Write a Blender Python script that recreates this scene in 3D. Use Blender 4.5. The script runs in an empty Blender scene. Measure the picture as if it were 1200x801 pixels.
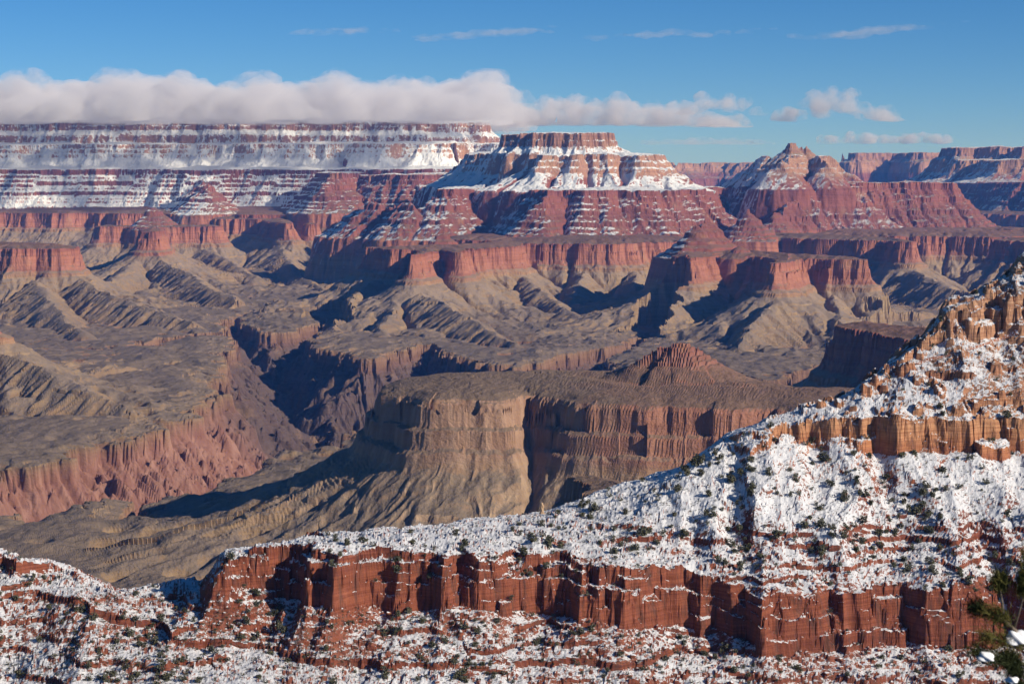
import bpy, math, random
import numpy as np

# ------------------------------------------------------------------ camera
scene = bpy.context.scene
col = scene.collection
R = math.radians
FPX = 2239.0                      # focal length in pixels of a 1200 px wide picture (30 deg)
PITCH = math.atan(210.5 / FPX)
CP, SP = math.cos(PITCH), math.sin(PITCH)
cam_d = bpy.data.cameras.new('camera')
cam_d.sensor_width = 36.0
cam_d.lens = 36.0 * FPX / 1200.0
cam_d.clip_start = 0.5
cam_d.clip_end = 200000.0
cam_d.dof.use_dof = True
cam_d.dof.focus_distance = 1500.0
cam_d.dof.aperture_fstop = 5.6
cam = bpy.data.objects.new('camera', cam_d)
cam.rotation_euler = (R(90) - PITCH, 0, 0)
col.objects.link(cam)
scene.camera = cam

# ------------------------------------------------------------------ sky and sun
SUN_EL = R(26)
SUN_AZ = math.atan2(0.87, -0.49)      # clockwise from +Y: behind the camera, to the right
sun_dir = (math.sin(SUN_AZ) * math.cos(SUN_EL), math.cos(SUN_AZ) * math.cos(SUN_EL), math.sin(SUN_EL))
world = bpy.data.worlds.new('World')
scene.world = world
world.use_nodes = True
nt = world.node_tree
sky = nt.nodes.new('ShaderNodeTexSky')
sky.sky_type = 'NISHITA'
sky.sun_disc = False
sky.sun_elevation = SUN_EL
sky.sun_rotation = SUN_AZ
sky.altitude = 2200
sky.air_density = 0.75
sky.dust_density = 0.45
sky.ozone_density = 7.0
nt.nodes['Background'].inputs['Strength'].default_value = 0.076
hsv = nt.nodes.new('ShaderNodeHueSaturation')
hsv.inputs['Saturation'].default_value = 1.14
hsv.inputs['Hue'].default_value = .498
nt.links.new(sky.outputs[0], hsv.inputs['Color'])
nt.links.new(hsv.outputs[0], nt.nodes['Background'].inputs['Color'])
sun_l = bpy.data.lights.new('sun', 'SUN')
sun_l.energy = 4.9
sun_l.angle = R(0.5)
sun_l.color = (1.0, 0.91, 0.78)
sun = bpy.data.objects.new('sun', sun_l)
from mathutils import Vector
sun.rotation_euler = Vector(sun_dir).to_track_quat('Z', 'Y').to_euler()
col.objects.link(sun)
vs = scene.view_settings
vs.view_transform = 'Standard'
vs.look = 'None'
vs.gamma = 1.0
vs.exposure = 0.24
vs.use_curve_mapping = False
scene.cycles.max_bounces = 10
scene.cycles.diffuse_bounces = 2
scene.cycles.volume_bounces = 8
scene.cycles.volume_step_rate = .25
scene.cycles.use_denoising = True
scene.cycles.denoiser = 'OPENIMAGEDENOISE'
scene.cycles.denoising_input_passes = 'RGB_ALBEDO_NORMAL'

# ------------------------------------------------------------------ numpy noise
rs = np.random.RandomState(7)
PERM = rs.permutation(256).astype(np.int32)
ANG = rs.rand(256) * 2 * np.pi
GX = np.cos(ANG).astype(np.float32)
GY = np.sin(ANG).astype(np.float32)
RND = rs.rand(256).astype(np.float32)


def perlin(x, y, seed=0):
    x = np.asarray(x, np.float32) + np.float32(seed * 17.37)
    y = np.asarray(y, np.float32) + np.float32(seed * 5.91)
    fx0 = np.floor(x); fy0 = np.floor(y)
    ix = fx0.astype(np.int32); iy = fy0.astype(np.int32)
    fx = x - fx0; fy = y - fy0
    u = fx * fx * fx * (fx * (fx * 6 - 15) + 10)
    v = fy * fy * fy * (fy * (fy * 6 - 15) + 10)
    a = PERM[ix & 255]; b = PERM[(ix + 1) & 255]
    g00 = PERM[(a + iy) & 255]; g10 = PERM[(b + iy) & 255]
    g01 = PERM[(a + iy + 1) & 255]; g11 = PERM[(b + iy + 1) & 255]
    n00 = GX[g00] * fx + GY[g00] * fy
    n10 = GX[g10] * (fx - 1) + GY[g10] * fy
    n01 = GX[g01] * fx + GY[g01] * (fy - 1)
    n11 = GX[g11] * (fx - 1) + GY[g11] * (fy - 1)
    nx0 = n00 + u * (n10 - n00)
    nx1 = n01 + u * (n11 - n01)
    return (nx0 + v * (nx1 - nx0)) * 1.5


def fbm(x, y, o=4, seed=0):
    t = 0; a = 1.0
    for i in range(o):
        t = t + a * perlin(x, y, seed + i * 3)
        x = x * 2.03 + y * 0.13; y = y * 2.03 - x * 0.07; a *= 0.5
    return t


def ridged(x, y, o=3, seed=0):            # 0 in the valleys .. 1 on the crests
    t = 0; a = 0.6
    for i in range(o):
        t = t + a * (1 - np.abs(perlin(x, y, seed + i * 3)) * 1.6)
        x = x * 2.1 + y * 0.1; y = y * 2.1 - x * 0.1; a *= 0.42
    return t


def cells(x, y, seed=0):
    """random value and edge distance of a jittered grid (joint blocks in rock)"""
    ix = np.floor(x).astype(np.int32); iy = np.floor(y).astype(np.int32)
    best = np.full(x.shape, 9.0, np.float32); sec = best.copy(); val = np.zeros(x.shape, np.float32)
    for dx in (-1, 0, 1):
        for dy in (-1, 0, 1):
            cx = ix + dx; cy = iy + dy
            h = PERM[(PERM[(cx + seed * 31) & 255] + cy) & 255]
            h2 = PERM[(h + 91) & 255]
            d = np.hypot(cx + RND[h] - x, cy + RND[h2] - y).astype(np.float32)
            closer = d < best
            sec = np.where(closer, best, np.minimum(sec, d))
            val = np.where(closer, RND[(h + 37) & 255], val)
            best = np.where(closer, d, best)
    return val, sec - best


def sstep(e0, e1, x):
    t = np.clip((x - e0) / (e1 - e0), 0, 1)
    return t * t * (3 - 2 * t)


# ------------------------------------------------------------------ the camera's survey of the canyon
def slope_of(py):                        # z / Y of a sight line
    v = np.asarray(py, float) - 400.5
    return (-FPX * SP - v * CP) / (FPX * CP - v * SP)


def across_of(px, py=400.5):             # x / Y of a sight line
    v = np.asarray(py, float) - 400.5
    return (np.asarray(px, float) - 600.0) / (FPX * CP - v * SP)


def px_to_x(px, Y, z):
    b = z / Y
    v = (-FPX * SP - b * FPX * CP) / (CP - b * SP)
    return (px - 600.0) / (FPX * CP - v * SP) * Y


# ------------------------------------------------------------------ rock layers of the canyon, metres below the rim
LAYER = dict(KA=235.0, CO=70.0, COV=70.0, SU=-200.0, RW=-560.0, RWN=-552.0, SP=-740.0, KN=180.0, CONE=-460.0)
PROFILE = {
    'KA': ([-900, 0, 10, 24, 36, 120, 160], [25, 0, -55, -62, -104, -165, -260]),
    'CO': ([-900, 0, 14, 46, 62, 98, 116, 150, 260, 430, 500], [30, 0, -40, -62, -94, -112, -142, -166, -230, -288, -460]),
    'COV': ([-900, 0, 10, 34, 46, 74, 92, 122, 140, 176, 190, 330, 380], [30, 0, -16, -34, -52, -70, -98, -112, -138, -158, -172, -280, -420]),
    'KN': ([-900, 0, 8, 16, 24, 40, 50, 70, 82, 110, 125, 190, 230], [5, 0, -22, -26, -48, -60, -78, -92, -108, -124, -140, -190, -300]),
    'CONE': ([-900, 0, 3, 14, 17, 28, 31, 44, 47, 60, 63, 75, 80, 135, 190, 260], [3, 0, -7, -9, -17, -19, -28, -31, -40, -42, -50, -53, -57, -82, -103, -125]),
    'SU': ([-900, 0, 7, 40, 45, 92, 97, 140, 146, 180, 184, 232, 240, 284, 288, 330, 336, 372, 377, 430, 480],
           [50, 0, -40, -60, -84, -108, -130, -150, -178, -194, -208, -232, -264, -284, -300, -320, -338, -350, -362, -385, -560]),
    'SUB': ([-900, 0, 12, 55, 58, 110, 118, 170, 173, 222, 230, 300, 304, 345, 348, 420, 480],
            [50, 0, -55, -82, -92, -122, -160, -190, -198, -226, -258, -296, -306, -330, -340, -380, -560]),
    'RW': ([-900, -150, 0, 7, 16, 30, 38, 52, 85, 92, 125, 230, 380, 560, 800, 1100, 1500, 2000, 2600, 6000],
           [60, 22, 0, -48, -55, -112, -117, -140, -152, -172, -186, -232, -274, -306, -336, -362, -386, -406, -430, -520]),
}


RW_TOP = 3      # the near mesa has a weathered brow and loose pinnacles
PROFILE['SP'] = ([-900, 0, 20, 70, 160, 330, 560, 850, 1000], [0, 0, -8, -38, -96, -178, -236, -268, -330])
PROFILE['RWN'] = ([-900, -200, -110, -40, 0, 9, 16, 30, 37, 55, 66, 80, 118, 150, 230, 380, 560, 800, 1100, 1500, 2500, 6000],
                  [14, 10, 2, -4, -14, -26, -74, -82, -122, -130, -158, -170, -186, -206, -244, -300, -345, -382, -405, -418, -440, -520])


def capsule(X, Y, pts):
    d = np.full(X.shape, 1e9, np.float32); qx = np.zeros_like(d); qy = np.zeros_like(d); zo = np.zeros_like(d)
    if len(pts) == 1:
        pts = [pts[0], pts[0]]
    for (x0, y0, r0, o0), (x1, y1, r1, o1) in zip(pts[:-1], pts[1:]):
        vx, vy = x1 - x0, y1 - y0
        L = vx * vx + vy * vy + 1e-6
        t = np.clip(((X - x0) * vx + (Y - y0) * vy) / L, 0, 1)
        cx = x0 + t * vx; cy = y0 + t * vy; r = r0 + t * (r1 - r0)
        ex = X - cx; ey = Y - cy
        dist = np.sqrt(ex * ex + ey * ey) + 1e-3
        dd = dist - r
        m = dd < d
        d = np.where(m, dd, d)
        qx = np.where(m, cx + ex / dist * r, qx)
        qy = np.where(m, cy + ey / dist * r, qy)
        zo = np.where(m, o0 + t * (o1 - o0), zo)
    return d, qx, qy, zo


# every tier: (name of its landform, kind of layer, spine of (px, Y, radius, drop), roughness, dip, snow)
TIERS = []


def tier(form, kind, pts, rough=1.0, dip=0.0, snow=0.0, seed=None, top=None):
    z = (LAYER[kind] if top is None else top) + dip
    P = []
    for p in pts:
        px, Yd, r = p[:3]
        o = p[3] if len(p) > 3 else 0.0
        P.append((float(px_to_x(px, Yd, z + o)), float(Yd), float(r), float(o)))
    TIERS.append(dict(form=form, kind=kind, pts=P, rough=rough, dip=dip, snow=snow, z=z, seed=len(TIERS) * 5 + 11 if seed is None else seed))


# north rim: a long snowy wall
NR = 'north_rim'
tier(NR, 'KA', [(-260, 23000, 1500, 95), (300, 22800, 1500, 110), (470, 22200, 900, 100), (510, 21700, 350, 85)], 2.4, 150, .92)
tier(NR, 'CO', [(-260, 22300, 1500, 0), (150, 22300, 1600, 0), (400, 21900, 1500, 0), (520, 21000, 900, -5), (585, 20300, 350, -10)], 2.8, 150, .93)
tier(NR, 'SU', [(-260, 21200, 1000), (60, 21000, 950), (300, 20800, 950), (480, 20200, 700), (560, 19300, 400)], 2.8, 150, .86)
tier(NR, 'SU', [(400, 19200, 250, -30), (398, 18500, 120, -60)], 1.0, 120, .3)
tier(NR, 'SU', [(440, 18800, 300, -60), (500, 18600, 350, -50)], 1.6, 100, .3)
tier(NR, 'SU', [(235, 19300, 60, -120), (244, 18800, 40, -140)], .8, 100, .5)
tier(NR, 'RW', [(-260, 21300, 2000), (150, 20500, 1500), (300, 20200, 1600), (420, 19000, 1000), (500, 18300, 700)], 1.6, 80, 0)
tier(NR, 'RW', [(235, 19300, 300), (270, 18700, 330), (300, 18500, 200)], 1.0, 40, 0)
tier(NR, 'RW', [(320, 18600, 150), (330, 17600, 90), (336, 17200, 60, -15)], .8, 30, 0)
tier(NR, 'RW', [(366, 17400, 55, 0)], .5, 20, 0)
tier(NR, 'RW', [(440, 17900, 350), (500, 17400, 300)], .9, 20, 0)

# red mesas on the left
tier('red_mesa', 'RW', [(126, 17300, 110), (180, 17250, 140), (246, 17300, 110)], .8, 0, 0)
tier('red_mesa', 'SU', [(180, 17350, 12, -150)], .5, 0, .3)
tier('red_mesa', 'RW', [(182, 16300, 90, 10), (176, 15000, 75, 30)], .7, 0, 0)
tier('left_mesa', 'RW', [(-300, 13500, 500), (-60, 13100, 330), (20, 12900, 300), (58, 12800, 190)], .8, 0, 0)
tier('left_butte', 'RW', [(-200, 8200, 150, -30), (-30, 7800, 70, -45)], .8, 0, 0)

# the flat topped temple
FT = 'flat_topped_temple'
tier(FT, 'KA', [(622, 15700, 120, -10), (672, 15600, 150, 0), (704, 15700, 150, -5)], 1.1, 10, .8)
tier(FT, 'KA', [(600, 16100, 120, -80), (640, 16000, 200, -60)], .8, 10, .8)
tier(FT, 'CO', [(560, 17600, 120, 20), (610, 16300, 280, 15), (650, 15500, 260, 5), (735, 15500, 260, 0), (752, 15700, 200, -5)], 1.6, 0, .75)
tier(FT, 'SU', [(560, 16900, 300), (640, 15200, 250), (650, 14700, 170), (690, 14600, 160), (770, 15000, 300), (800, 15400, 250)], 1.2, 0, .5)
tier(FT, 'SU', [(560, 15700, 150), (520, 15000, 100, -60)], 1.1, 0, .5)
tier(FT, 'SU', [(480, 14900, 60, -100), (420, 15400, 40, -190)], 1.1, 0, .35)
tier(FT, 'RW', [(500, 15200, 350), (590, 14500, 450), (660, 14050, 420), (730, 14000, 400), (800, 14600, 400)], 1.2, 0, 0)
tier(FT, 'RW', [(640, 13750, 320), (700, 13600, 260)], .8, 0, 0)
tier(FT, 'SU', [(650, 14900, 250, -40), (640, 14350, 90, -120)], .8, 0, .3)

# the promontory in front of it
PR = 'promontory'
tier(PR, 'RW', [(600, 13900, 120), (570, 13000, 190), (520, 12700, 190), (470, 12600, 110), (440, 12750, 60)], .8, 0, 0)
tier(PR, 'RW', [(507, 12600, 110), (497, 12100, 45), (487, 11700, 22)], .5, 0, 0)
tier(PR, 'RW', [(530, 12500, 100), (536, 12050, 28, -8)], .5, 0, 0)
tier(PR, 'SU', [(520, 12800, 10, -265)], .5, 0, .1)

# the second promontory with two horns
SP2 = 'horned_mesa'
tier(SP2, 'RW', [(830, 12500, 190), (812, 11650, 130), (800, 11300, 60)], .6, 0, 0)
tier(SP2, 'RW', [(830, 12100, 170), (880, 11800, 170), (925, 11400, 130), (915, 10750, 26)], .55, 0, 0)
tier(SP2, 'RW', [(925, 11450, 150), (985, 11250, 120), (1018, 11150, 42, -10)], .8, 0, 0)
tier(SP2, 'SU', [(828, 12300, 14, -175), (815, 12000, 10, -200)], .5, 0, .1)
tier(SP2, 'SU', [(868, 11700, 10, -285)], .5, 0, 0)

# mesas on the right
RM = 'shadowed_mesa'
tier(RM, 'RW', [(880, 15000, 250), (960, 14600, 230), (1040, 14100, 150), (1066, 13800, 50)], .9, 0, 0)
tier(RM, 'RW', [(1010, 15300, 300), (1150, 15000, 300), (1230, 15600, 300)], 1.1, 0, 0)
tier(RM, 'RW', [(1180, 14100, 120), (1300, 13600, 300)], 1.0, 0, 0)
tier(RM, 'SU', [(880, 14700, 25, -140)], .5, 0, .1)

# the pointed temple
PT = 'pointed_temple'
tier(PT, 'KN', [(930, 16600, 5, 26)], .3, 0, .2)
tier(PT, 'KN', [(924, 16600, 40, -62), (946, 16600, 20, -66)], .5, 0, .3)
tier(PT, 'COV', [(888, 16900, 40, -35), (905, 16650, 40, -5), (930, 16500, 45, 8), (958, 16600, 50, 0), (968, 16800, 60, -20)], 1.0, 0, .6)
tier(PT, 'COV', [(930, 16400, 20, -10), (918, 16050, 15, -90)], .8, 0, .5)
tier(PT, 'COV', [(955, 16500, 20, -20), (968, 16100, 15, -90)], .8, 0, .35)
tier(PT, 'SU', [(860, 16900, 180, 0), (930, 16100, 220, 10), (985, 16200, 180, 8)], 1.1, 0, .5)
tier(PT, 'SU', [(985, 16300, 160, 40), (1040, 16400, 120, 45), (1108, 16600, 90, 40)], 1.2, 0, .15)
tier(PT, 'SU', [(850, 16800, 120, -40), (800, 16200, 100, -100)], 1.1, 0, .4)
tier(PT, 'SU', [(940, 15900, 60, -150), (910, 15300, 40, -200)], 1.0, 0, .1)
tier(PT, 'RW', [(800, 16200, 350), (930, 15700, 450), (1060, 15900, 450), (1180, 16200, 300)], 1.2, 0, 0)

# far rims
tier('far_rim', 'KA', [(1116, 25600, 120, -125), (1132, 25000, 200, -100), (1150, 25700, 260, -105), (1172, 24800, 260, -96), (1190, 25500, 300, -112), (1230, 24500, 500, -95), (1350, 24000, 900, -80)], 2.6, 0, .25)
tier('far_rim', 'CO', [(1104, 25300, 120, -60), (1140, 24700, 300, -30), (1162, 25200, 250, -20), (1195, 23900, 300, -20), (1350, 23200, 900, -20)], 2.6, 0, .2)
tier('far_rim', 'SU', [(1135, 24300, 250, 0), (1170, 23600, 350, 0), (1200, 22600, 250, -20), (1350, 22000, 900, 0)], 2.6, 0, .1)
tier('far_rim', 'RW', [(1150, 22900, 700, 0), (1350, 21500, 900, 0)], 2.0, 0, 0)
tier('far_rim', 'KA', [(988, 33600, 160, -205), (1004, 33000, 160, -185), (1022, 33600, 220, -150), (1040, 34200, 160, -170)], 1.7, 0, .1)
tier('far_rim', 'KA', [(1052, 33600, 200, -165), (1068, 33000, 130, -90), (1080, 32700, 120, -75), (1096, 33200, 200, -115), (1125, 34000, 400, -160)], 1.7, 0, .1)
tier('far_rim', 'CO', [(760, 36000, 300, -170), (800, 35200, 200, -185), (850, 36000, 500, -170), (940, 35000, 500, -120), (990, 35600, 500, -110), (1130, 35000, 900, -110)], 3.0, 0, .1)

# the near mesa with the red cone
NM = 'near_mesa'
tier(NM, 'RWN', [(520, 4880, 80), (540, 4800, 105), (550, 4735, 104)], .42, 0, 0)
tier(NM, 'RWN', [(664, 4880, 100), (722, 4690, 108), (738, 4650, 105)], .2, 0, 0)
tier(NM, 'RWN', [(768, 4640, 112), (820, 4640, 125), (900, 4600, 125), (990, 4560, 110)], .45, 0, 0)
tier(NM, 'RWN', [(535, 4965, 65), (610, 4975, 95), (690, 4970, 110), (770, 4850, 140), (860, 4720, 110)], .42, 0, 0)
for px_, y_, d_ in ((474, 4850, -50), (481, 4810, -85), (498, 4765, -70), (516, 4715, -92), (541, 4655, -80), (574, 4610, -95), (735, 4560, -85)):
    tier(NM, 'RWN', [(px_, y_, 7, d_)], .12, 0, 0)
tier(NM, 'CONE', [(764, 4870, 2, -22), (782, 4860, 8, -8), (800, 4860, 9, 0), (822, 4870, 3, -20)], .2, 0, 0, seed=300)
tier(NM, 'RW', [(760, 3150, 110), (700, 3330, 35), (655, 3400, 8, -12)], .22, 0, 0)
# dark mesa at the right
tier('dark_mesa', 'RW', [(1018, 6480, 110, 5), (1120, 6050, 150), (1230, 5500, 200)], .35, 0, 0)

# spurs of talus running down from the mesas
for sp in ([(497, 11450, -35), (545, 10800, -120), (600, 10150, -215)], [(440, 12300, -10), (402, 11500, -110), (372, 10700, -200)],
           [(470, 11900, -20), (462, 11200, -120), (450, 10500, -205)], [(604, 12900, 0), (650, 12000, -110), (690, 11200, -200)],
           [(915, 10500, -10), (880, 10100, -110), (862, 9700, -190)], [(1026, 11000, -20), (1078, 10700, -110), (1112, 10400, -170)],
           [(975, 11000, -10), (988, 10450, -110), (992, 10000, -180)], [(800, 11150, -10), (770, 10700, -110), (735, 10250, -195)],
           [(190, 14800, 0), (246, 13300, -115), (300, 12100, -195)], [(160, 14800, 0), (118, 13500, -130), (80, 12600, -190)],
           [(246, 16700, 0), (300, 15100, -150)], [(96, 12450, -5), (158, 11650, -120), (245, 10900, -205)],
           [(40, 12500, -5), (66, 11400, -130), (100, 10600, -195)], [(-5, 7700, -10), (60, 7480, -75), (105, 7300, -120), (150, 7150, -165)],
           [(740, 13300, 0), (748, 12400, -120), (735, 11700, -205)], [(680, 13200, 0), (668, 12300, -140)], [(1068, 13500, 0), (1120, 12700, -85), (1195, 12300, -140)],
           [(960, 13900, 0), (1010, 12900, -130)], [(330, 16900, 0), (345, 15400, -140), (380, 14200, -190)], [(370, 17200, 0), (420, 15600, -150)]):
    tier('canyon_terrain', 'SP', [(p[0], p[1], 8, p[2]) for p in sp], .45, 0, 0)

# river and side canyons: spine of (px, Y, floor height)
CUTS = [
    ([(-420, 4800, -1330), (-100, 5350, -1330), (60, 5650, -1330), (180, 6150, -1350), (280, 6600, -1380), (345, 7200, -1400), (375, 8200, -1420), (430, 9050, -1420),
      (520, 8900, -1420), (600, 8300, -1420), (760, 7900, -1420), (1000, 7700, -1420), (1350, 7400, -1420)], .92, 55),
    ([(385, 8500, -1400), (345, 9300, -1300), (318, 10200, -1200), (285, 11000, -1110), (268, 11600, -1060), (300, 13000, -1000)], .75, 70),
    ([(318, 10200, -1200), (360, 11200, -1080), (390, 12300, -1010)], .75, 60),
    ([(480, 8900, -1400), (492, 9700, -1180), (506, 10250, -1060)], .9, 50),
    ([(640, 8300, -1400), (680, 9400, -1150), (740, 10300, -1060), (772, 11200, -1010)], .85, 60),
    ([(840, 8000, -1400), (815, 9200, -1120), (790, 9700, -1040)], .85, 60),
    ([(1000, 8000, -1400), (1010, 9600, -1120), (1060, 10800, -1040), (1130, 12500, -1000)], .8, 70),
    ([(230, 6100, -1300), (170, 5350, -1060), (148, 5120, -1000)], 1.1, 20),
    ([(60, 5700, -1330), (45, 5250, -1080), (30, 5080, -1015)], 1.1, 20),
    ([(280, 11100, -1110), (170, 10400, -1060), (60, 10000, -1020)], .7, 60),
]
CUTS = [([(float(px_to_x(p[0], p[1], p[2])), p[1], p[2]) for p in pts], s, a) for pts, s, a in CUTS]


def canyon(X, Y):
    """height, layer coordinate, snow and landform number of the canyon at plan points"""
    X = X.astype(np.float32); Y = Y.astype(np.float32)
    n1 = fbm(X / 900, Y / 900, 3, 1); n2 = fbm(X / 900, Y / 900, 3, 21)
    near = sstep(7500, 4500, Y)
    WX = X + (42 - 32 * near) * n1; WY = Y + (42 - 32 * near) * n2
    m1 = fbm(X / 140, Y / 140, 3, 5)
    m2 = fbm(X / 140, Y / 140, 3, 25)
    base = -958 + 9 * n1 + 5 * m1 - 60 * sstep(16000, 26000, Y) * 0 + 18 * near * fbm(X / 420, Y / 420, 3, 71)
    rill0 = ridged(X / 260 + .3 * m1, Y / 420, 3, 44)
    base = base - (1 - rill0) * 6
    val = ridged(X / 1150 + .35 * n1, Y / 1500 + .35 * n2, 3, 47)
    base = base + (1 - near) * (val - .62) * 42 + near * 8
    Z = base.copy(); DIP = np.zeros_like(Z); SN = np.zeros_like(Z); ID = np.zeros(Z.shape, np.int16)
    for T in TIERS:
        xs = [p[0] for p in T['pts']]; ys = [p[1] for p in T['pts']]
        rmax = max(p[2] for p in T['pts'])
        ext = rmax + (2200 if T['kind'][:2] == 'RW' else 800) + 200 * T['rough']
        m = (X > min(xs) - ext) & (X < max(xs) + ext) & (Y > min(ys) - ext) & (Y < max(ys) + ext)
        if not m.any():
            continue
        x = WX[m]; y = WY[m]
        k = T['rough']; sd = T['seed']
        kk = min(k, 1.0)
        x = x + 26 * kk * m1[m]; y = y + 26 * kk * m2[m]
        d, qx, qy, zo = capsule(x, y, T['pts'])
        sub = d < {'RW': 2150, 'SP': 950}.get(T['kind'][:2], 800)
        mi = np.flatnonzero(m)[sub]
        if len(mi) == 0:
            continue
        x = x[sub]; y = y[sub]; d = d[sub]; qx = qx[sub]; qy = qy[sub]; zo = zo[sub]
        lo_z = Z.flat[mi]
        if T['kind'][:2] == 'RW':
            fade = 1 / (1 + np.clip(d, 0, 5000) / 900)
        else:
            fade = 1.0
        a1 = fbm(qx / (330 * k + 30), qy / (330 * k + 30), 2, sd)
        a2 = ridged(qx / (150 * k + 20) + x / 900, qy / (150 * k + 20) + y / 900, 2, sd + 1)
        a3 = ridged(qx / (27 if T['kind'] == 'RWN' else 46) + x / 200, qy / (27 if T['kind'] == 'RWN' else 46) + y / 200, 3, sd + 2)
        cone = T['kind'] == 'CONE'
        if cone:
            push = 10 * fbm(x / 60, y / 60, 3, sd)
        else:
            push = 75 * k * a1 + 58 * k * (.75 - a2) + (6 if T['kind'] == 'RWN' else 13) * (.7 - a3) * min(1, .5 + k)
        if T['kind'] == 'RWN':
            push = push * (1 - .55 * sstep(55, 130, d))
        dd = d + push * fade
        P = PROFILE[T['kind']]
        if T['kind'] == 'SP':
            spz = zo; zo = np.zeros_like(zo)
        dd = dd + np.interp(-np.minimum(zo, 0), -np.array(P[1][1:]), P[0][1:])      # a lowered top starts further down the same layers
        if T['kind'] != 'CONE':
            lvl = np.interp(dd, P[0], P[1])
            bw = 88.0 if T['kind'] == 'RWN' else 95.0
            nr_ = np.abs(d) < 320
            c1 = np.full(d.shape, .5, np.float32); c2 = c1.copy()
            u_ = qx[nr_] / bw + x[nr_] / 700; v_ = qy[nr_] / bw + y[nr_] / 700
            c1[nr_] = cells(u_, v_, sd)[0]; c2[nr_] = cells(u_ + 9.5, v_, sd + 3)[0]
            lowm = sstep(-60, -75, lvl); lowm2 = sstep(-118, -126, lvl)
            ka = (24 if T['kind'] == 'RWN' else 17) * min(1, k + .4)
            dd = dd + ka * ((c1 - .5) * (1 - lowm) + (c2 - .5) * lowm * (1 - lowm2))
        z = np.interp(dd, P[0], P[1]).astype(np.float32)
        if T['kind'] == 'SU':
            mk = sstep(-.1, .15, fbm(qx / 420, qy / 420, 2, sd + 4))
            z = z + mk * (np.interp(dd, *PROFILE['SUB']) - z)
        z = z + T['z'] + np.maximum(zo, 0)
        if T['kind'] == 'SP':
            z = z + spz - 22 * (1 - ridged(qx / 55 + x / 420, qy / 55 + y / 420, 3, sd + 7)) * sstep(20, 160, d)
        if T['kind'] in ('KA', 'CO', 'SU'):
            z = z + 13 * min(1.6, k) * fbm(x / 420, y / 420, 3, sd + 15) * sstep(60, -80, dd)
        if T['kind'][:2] != 'RW':
            z = z - 3.0 * np.maximum(dd - P[0][-1], 0)
        if T['kind'][:2] == 'RW':
            amp = np.interp(d, [40, 160, 420, 900, 1500, 2100], [0, 22, 84, 92, 60, 20]).astype(np.float32) * (.45 if T['kind'] == 'RWN' else 1.0)
            g = ridged(qx / (300 * k + 130) + x / 1500, qy / (300 * k + 130) + y / 1500, 3, sd + 7)
            g2 = ridged(qx / 60 + x / 160, qy / 60 + y / 160, 2, sd + 9)
            z = z - amp * (1.0 - g) * 1.5 - amp * .33 * (1 - g2)
            if T['kind'] == 'RWN':
                g3 = ridged(qx / 24 + x / 110 + .4 * m1.flat[mi], qy / 24 + y / 110, 2, sd + 12)
                z = z - np.interp(d, [70, 140, 300, 600], [0, 9, 14, 5]).astype(np.float32) * (1 - g3)
        up = z > lo_z
        idx = mi[up]
        Z.flat[idx] = z[up]; DIP.flat[idx] = T['dip']; SN.flat[idx] = T['snow']
        strong = up & (dd < {'RW': 260, 'SP': -1}.get(T['kind'][:2], 1e9))
        ID.flat[mi[strong]] = FORMS.index(T['form'])
        ID.flat[mi[up & ~strong]] = 0
    # ledges in the pale slope below the red wall
    band = fbm(X / 300, Y / 300, 2, 60)
    for lv, h in ((-772, 9), (-815, 13), (-872, 10)):
        t = (Z - lv - 5 * band) / h
        amt = sstep(-.05, .3, fbm(X / 170, Y / 170, 2, int(-lv)))
        Z = Z + amt * h * .9 * (sstep(-.15, .15, t) - sstep(-1.6, 1.6, t))
    # gorge
    G = np.full(Z.shape, 1e9, np.float32)
    for pts, s, a in CUTS:
        d, qx, qy, zf = capsule(WX + 45 * m1, WY + 45 * m2, [(p[0], p[1], 0.0, p[2]) for p in pts])
        m = d < 2200
        dm = d[m]; x = WX[m]; y = WY[m]
        g1 = ridged(x / 520, y / 520, 3, 81); g2 = ridged(x / 170, y / 170, 3, 84)
        rx = (x - qx[m]) / (dm + 1); ry = (y - qy[m]) / (dm + 1)
        ux = qx[m] + rx * 300; uy = qy[m] + ry * 300
        dm = dm * (1 + .26 * (.6 - ridged(ux / 190 + x / 900, uy / 190 + y / 900, 2, 95)) + .20 * (.6 - ridged(ux / 46 + x / 500, uy / 46 + y / 500, 2, 97)))
        dm = np.maximum(dm + a * (g1 - .6) * 1.5 + a * .75 * (g2 - .6), 0)
        z = zf[m] + s * dm
        z = z + 7 * (ridged(x / 90, y / 90, 2, 88) - .5)
        over = z + 1035
        z = np.where(over > 0, -1035 + np.minimum(over * 4.0, 62) + np.clip(over - 15.5, 0, None) * .22 + np.clip(over - 110, 0, None) * 4.0, z)
        G[m] = np.minimum(G[m], z)
    cut = G < Z
    Z = np.where(cut, G, Z)
    ID = np.where(cut & (Z < -985), FORMS.index('inner_gorge'), ID)
    Z = Z + .9 * m1 + 1.6 * fbm(X / 35, Y / 35, 2, 90) + near * (1.1 * fbm(X / 17, Y / 13, 4, 92))
    if ERODED is not None:
        edge = sstep(EX1, EX1 - 600, np.abs(X)) * sstep(EY1, EY1 - 800, Y) * sstep(EY0, EY0 + 200, Y)
        edge = edge * np.where((ID == FORMS.index(NM)) & (Z > -575), .12, np.where((ID == FORMS.index(NM)), .6, 1.0))
        Z = Z + bilinear(ERODED, X, Y) * edge
        Z = Z - 46 * sstep(-982, -989, Z + 4 * m1) * (~cut)
    return Z.astype(np.float32), (Z - DIP).astype(np.float32), SN.astype(np.float32), ID


# ------------------------------------------------------------------ running water: gullies worn into the slopes
EX0, EX1, EY0, EY1, ER = -5200.0, 5200.0, 2600.0, 18000.0, 14.0


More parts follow.
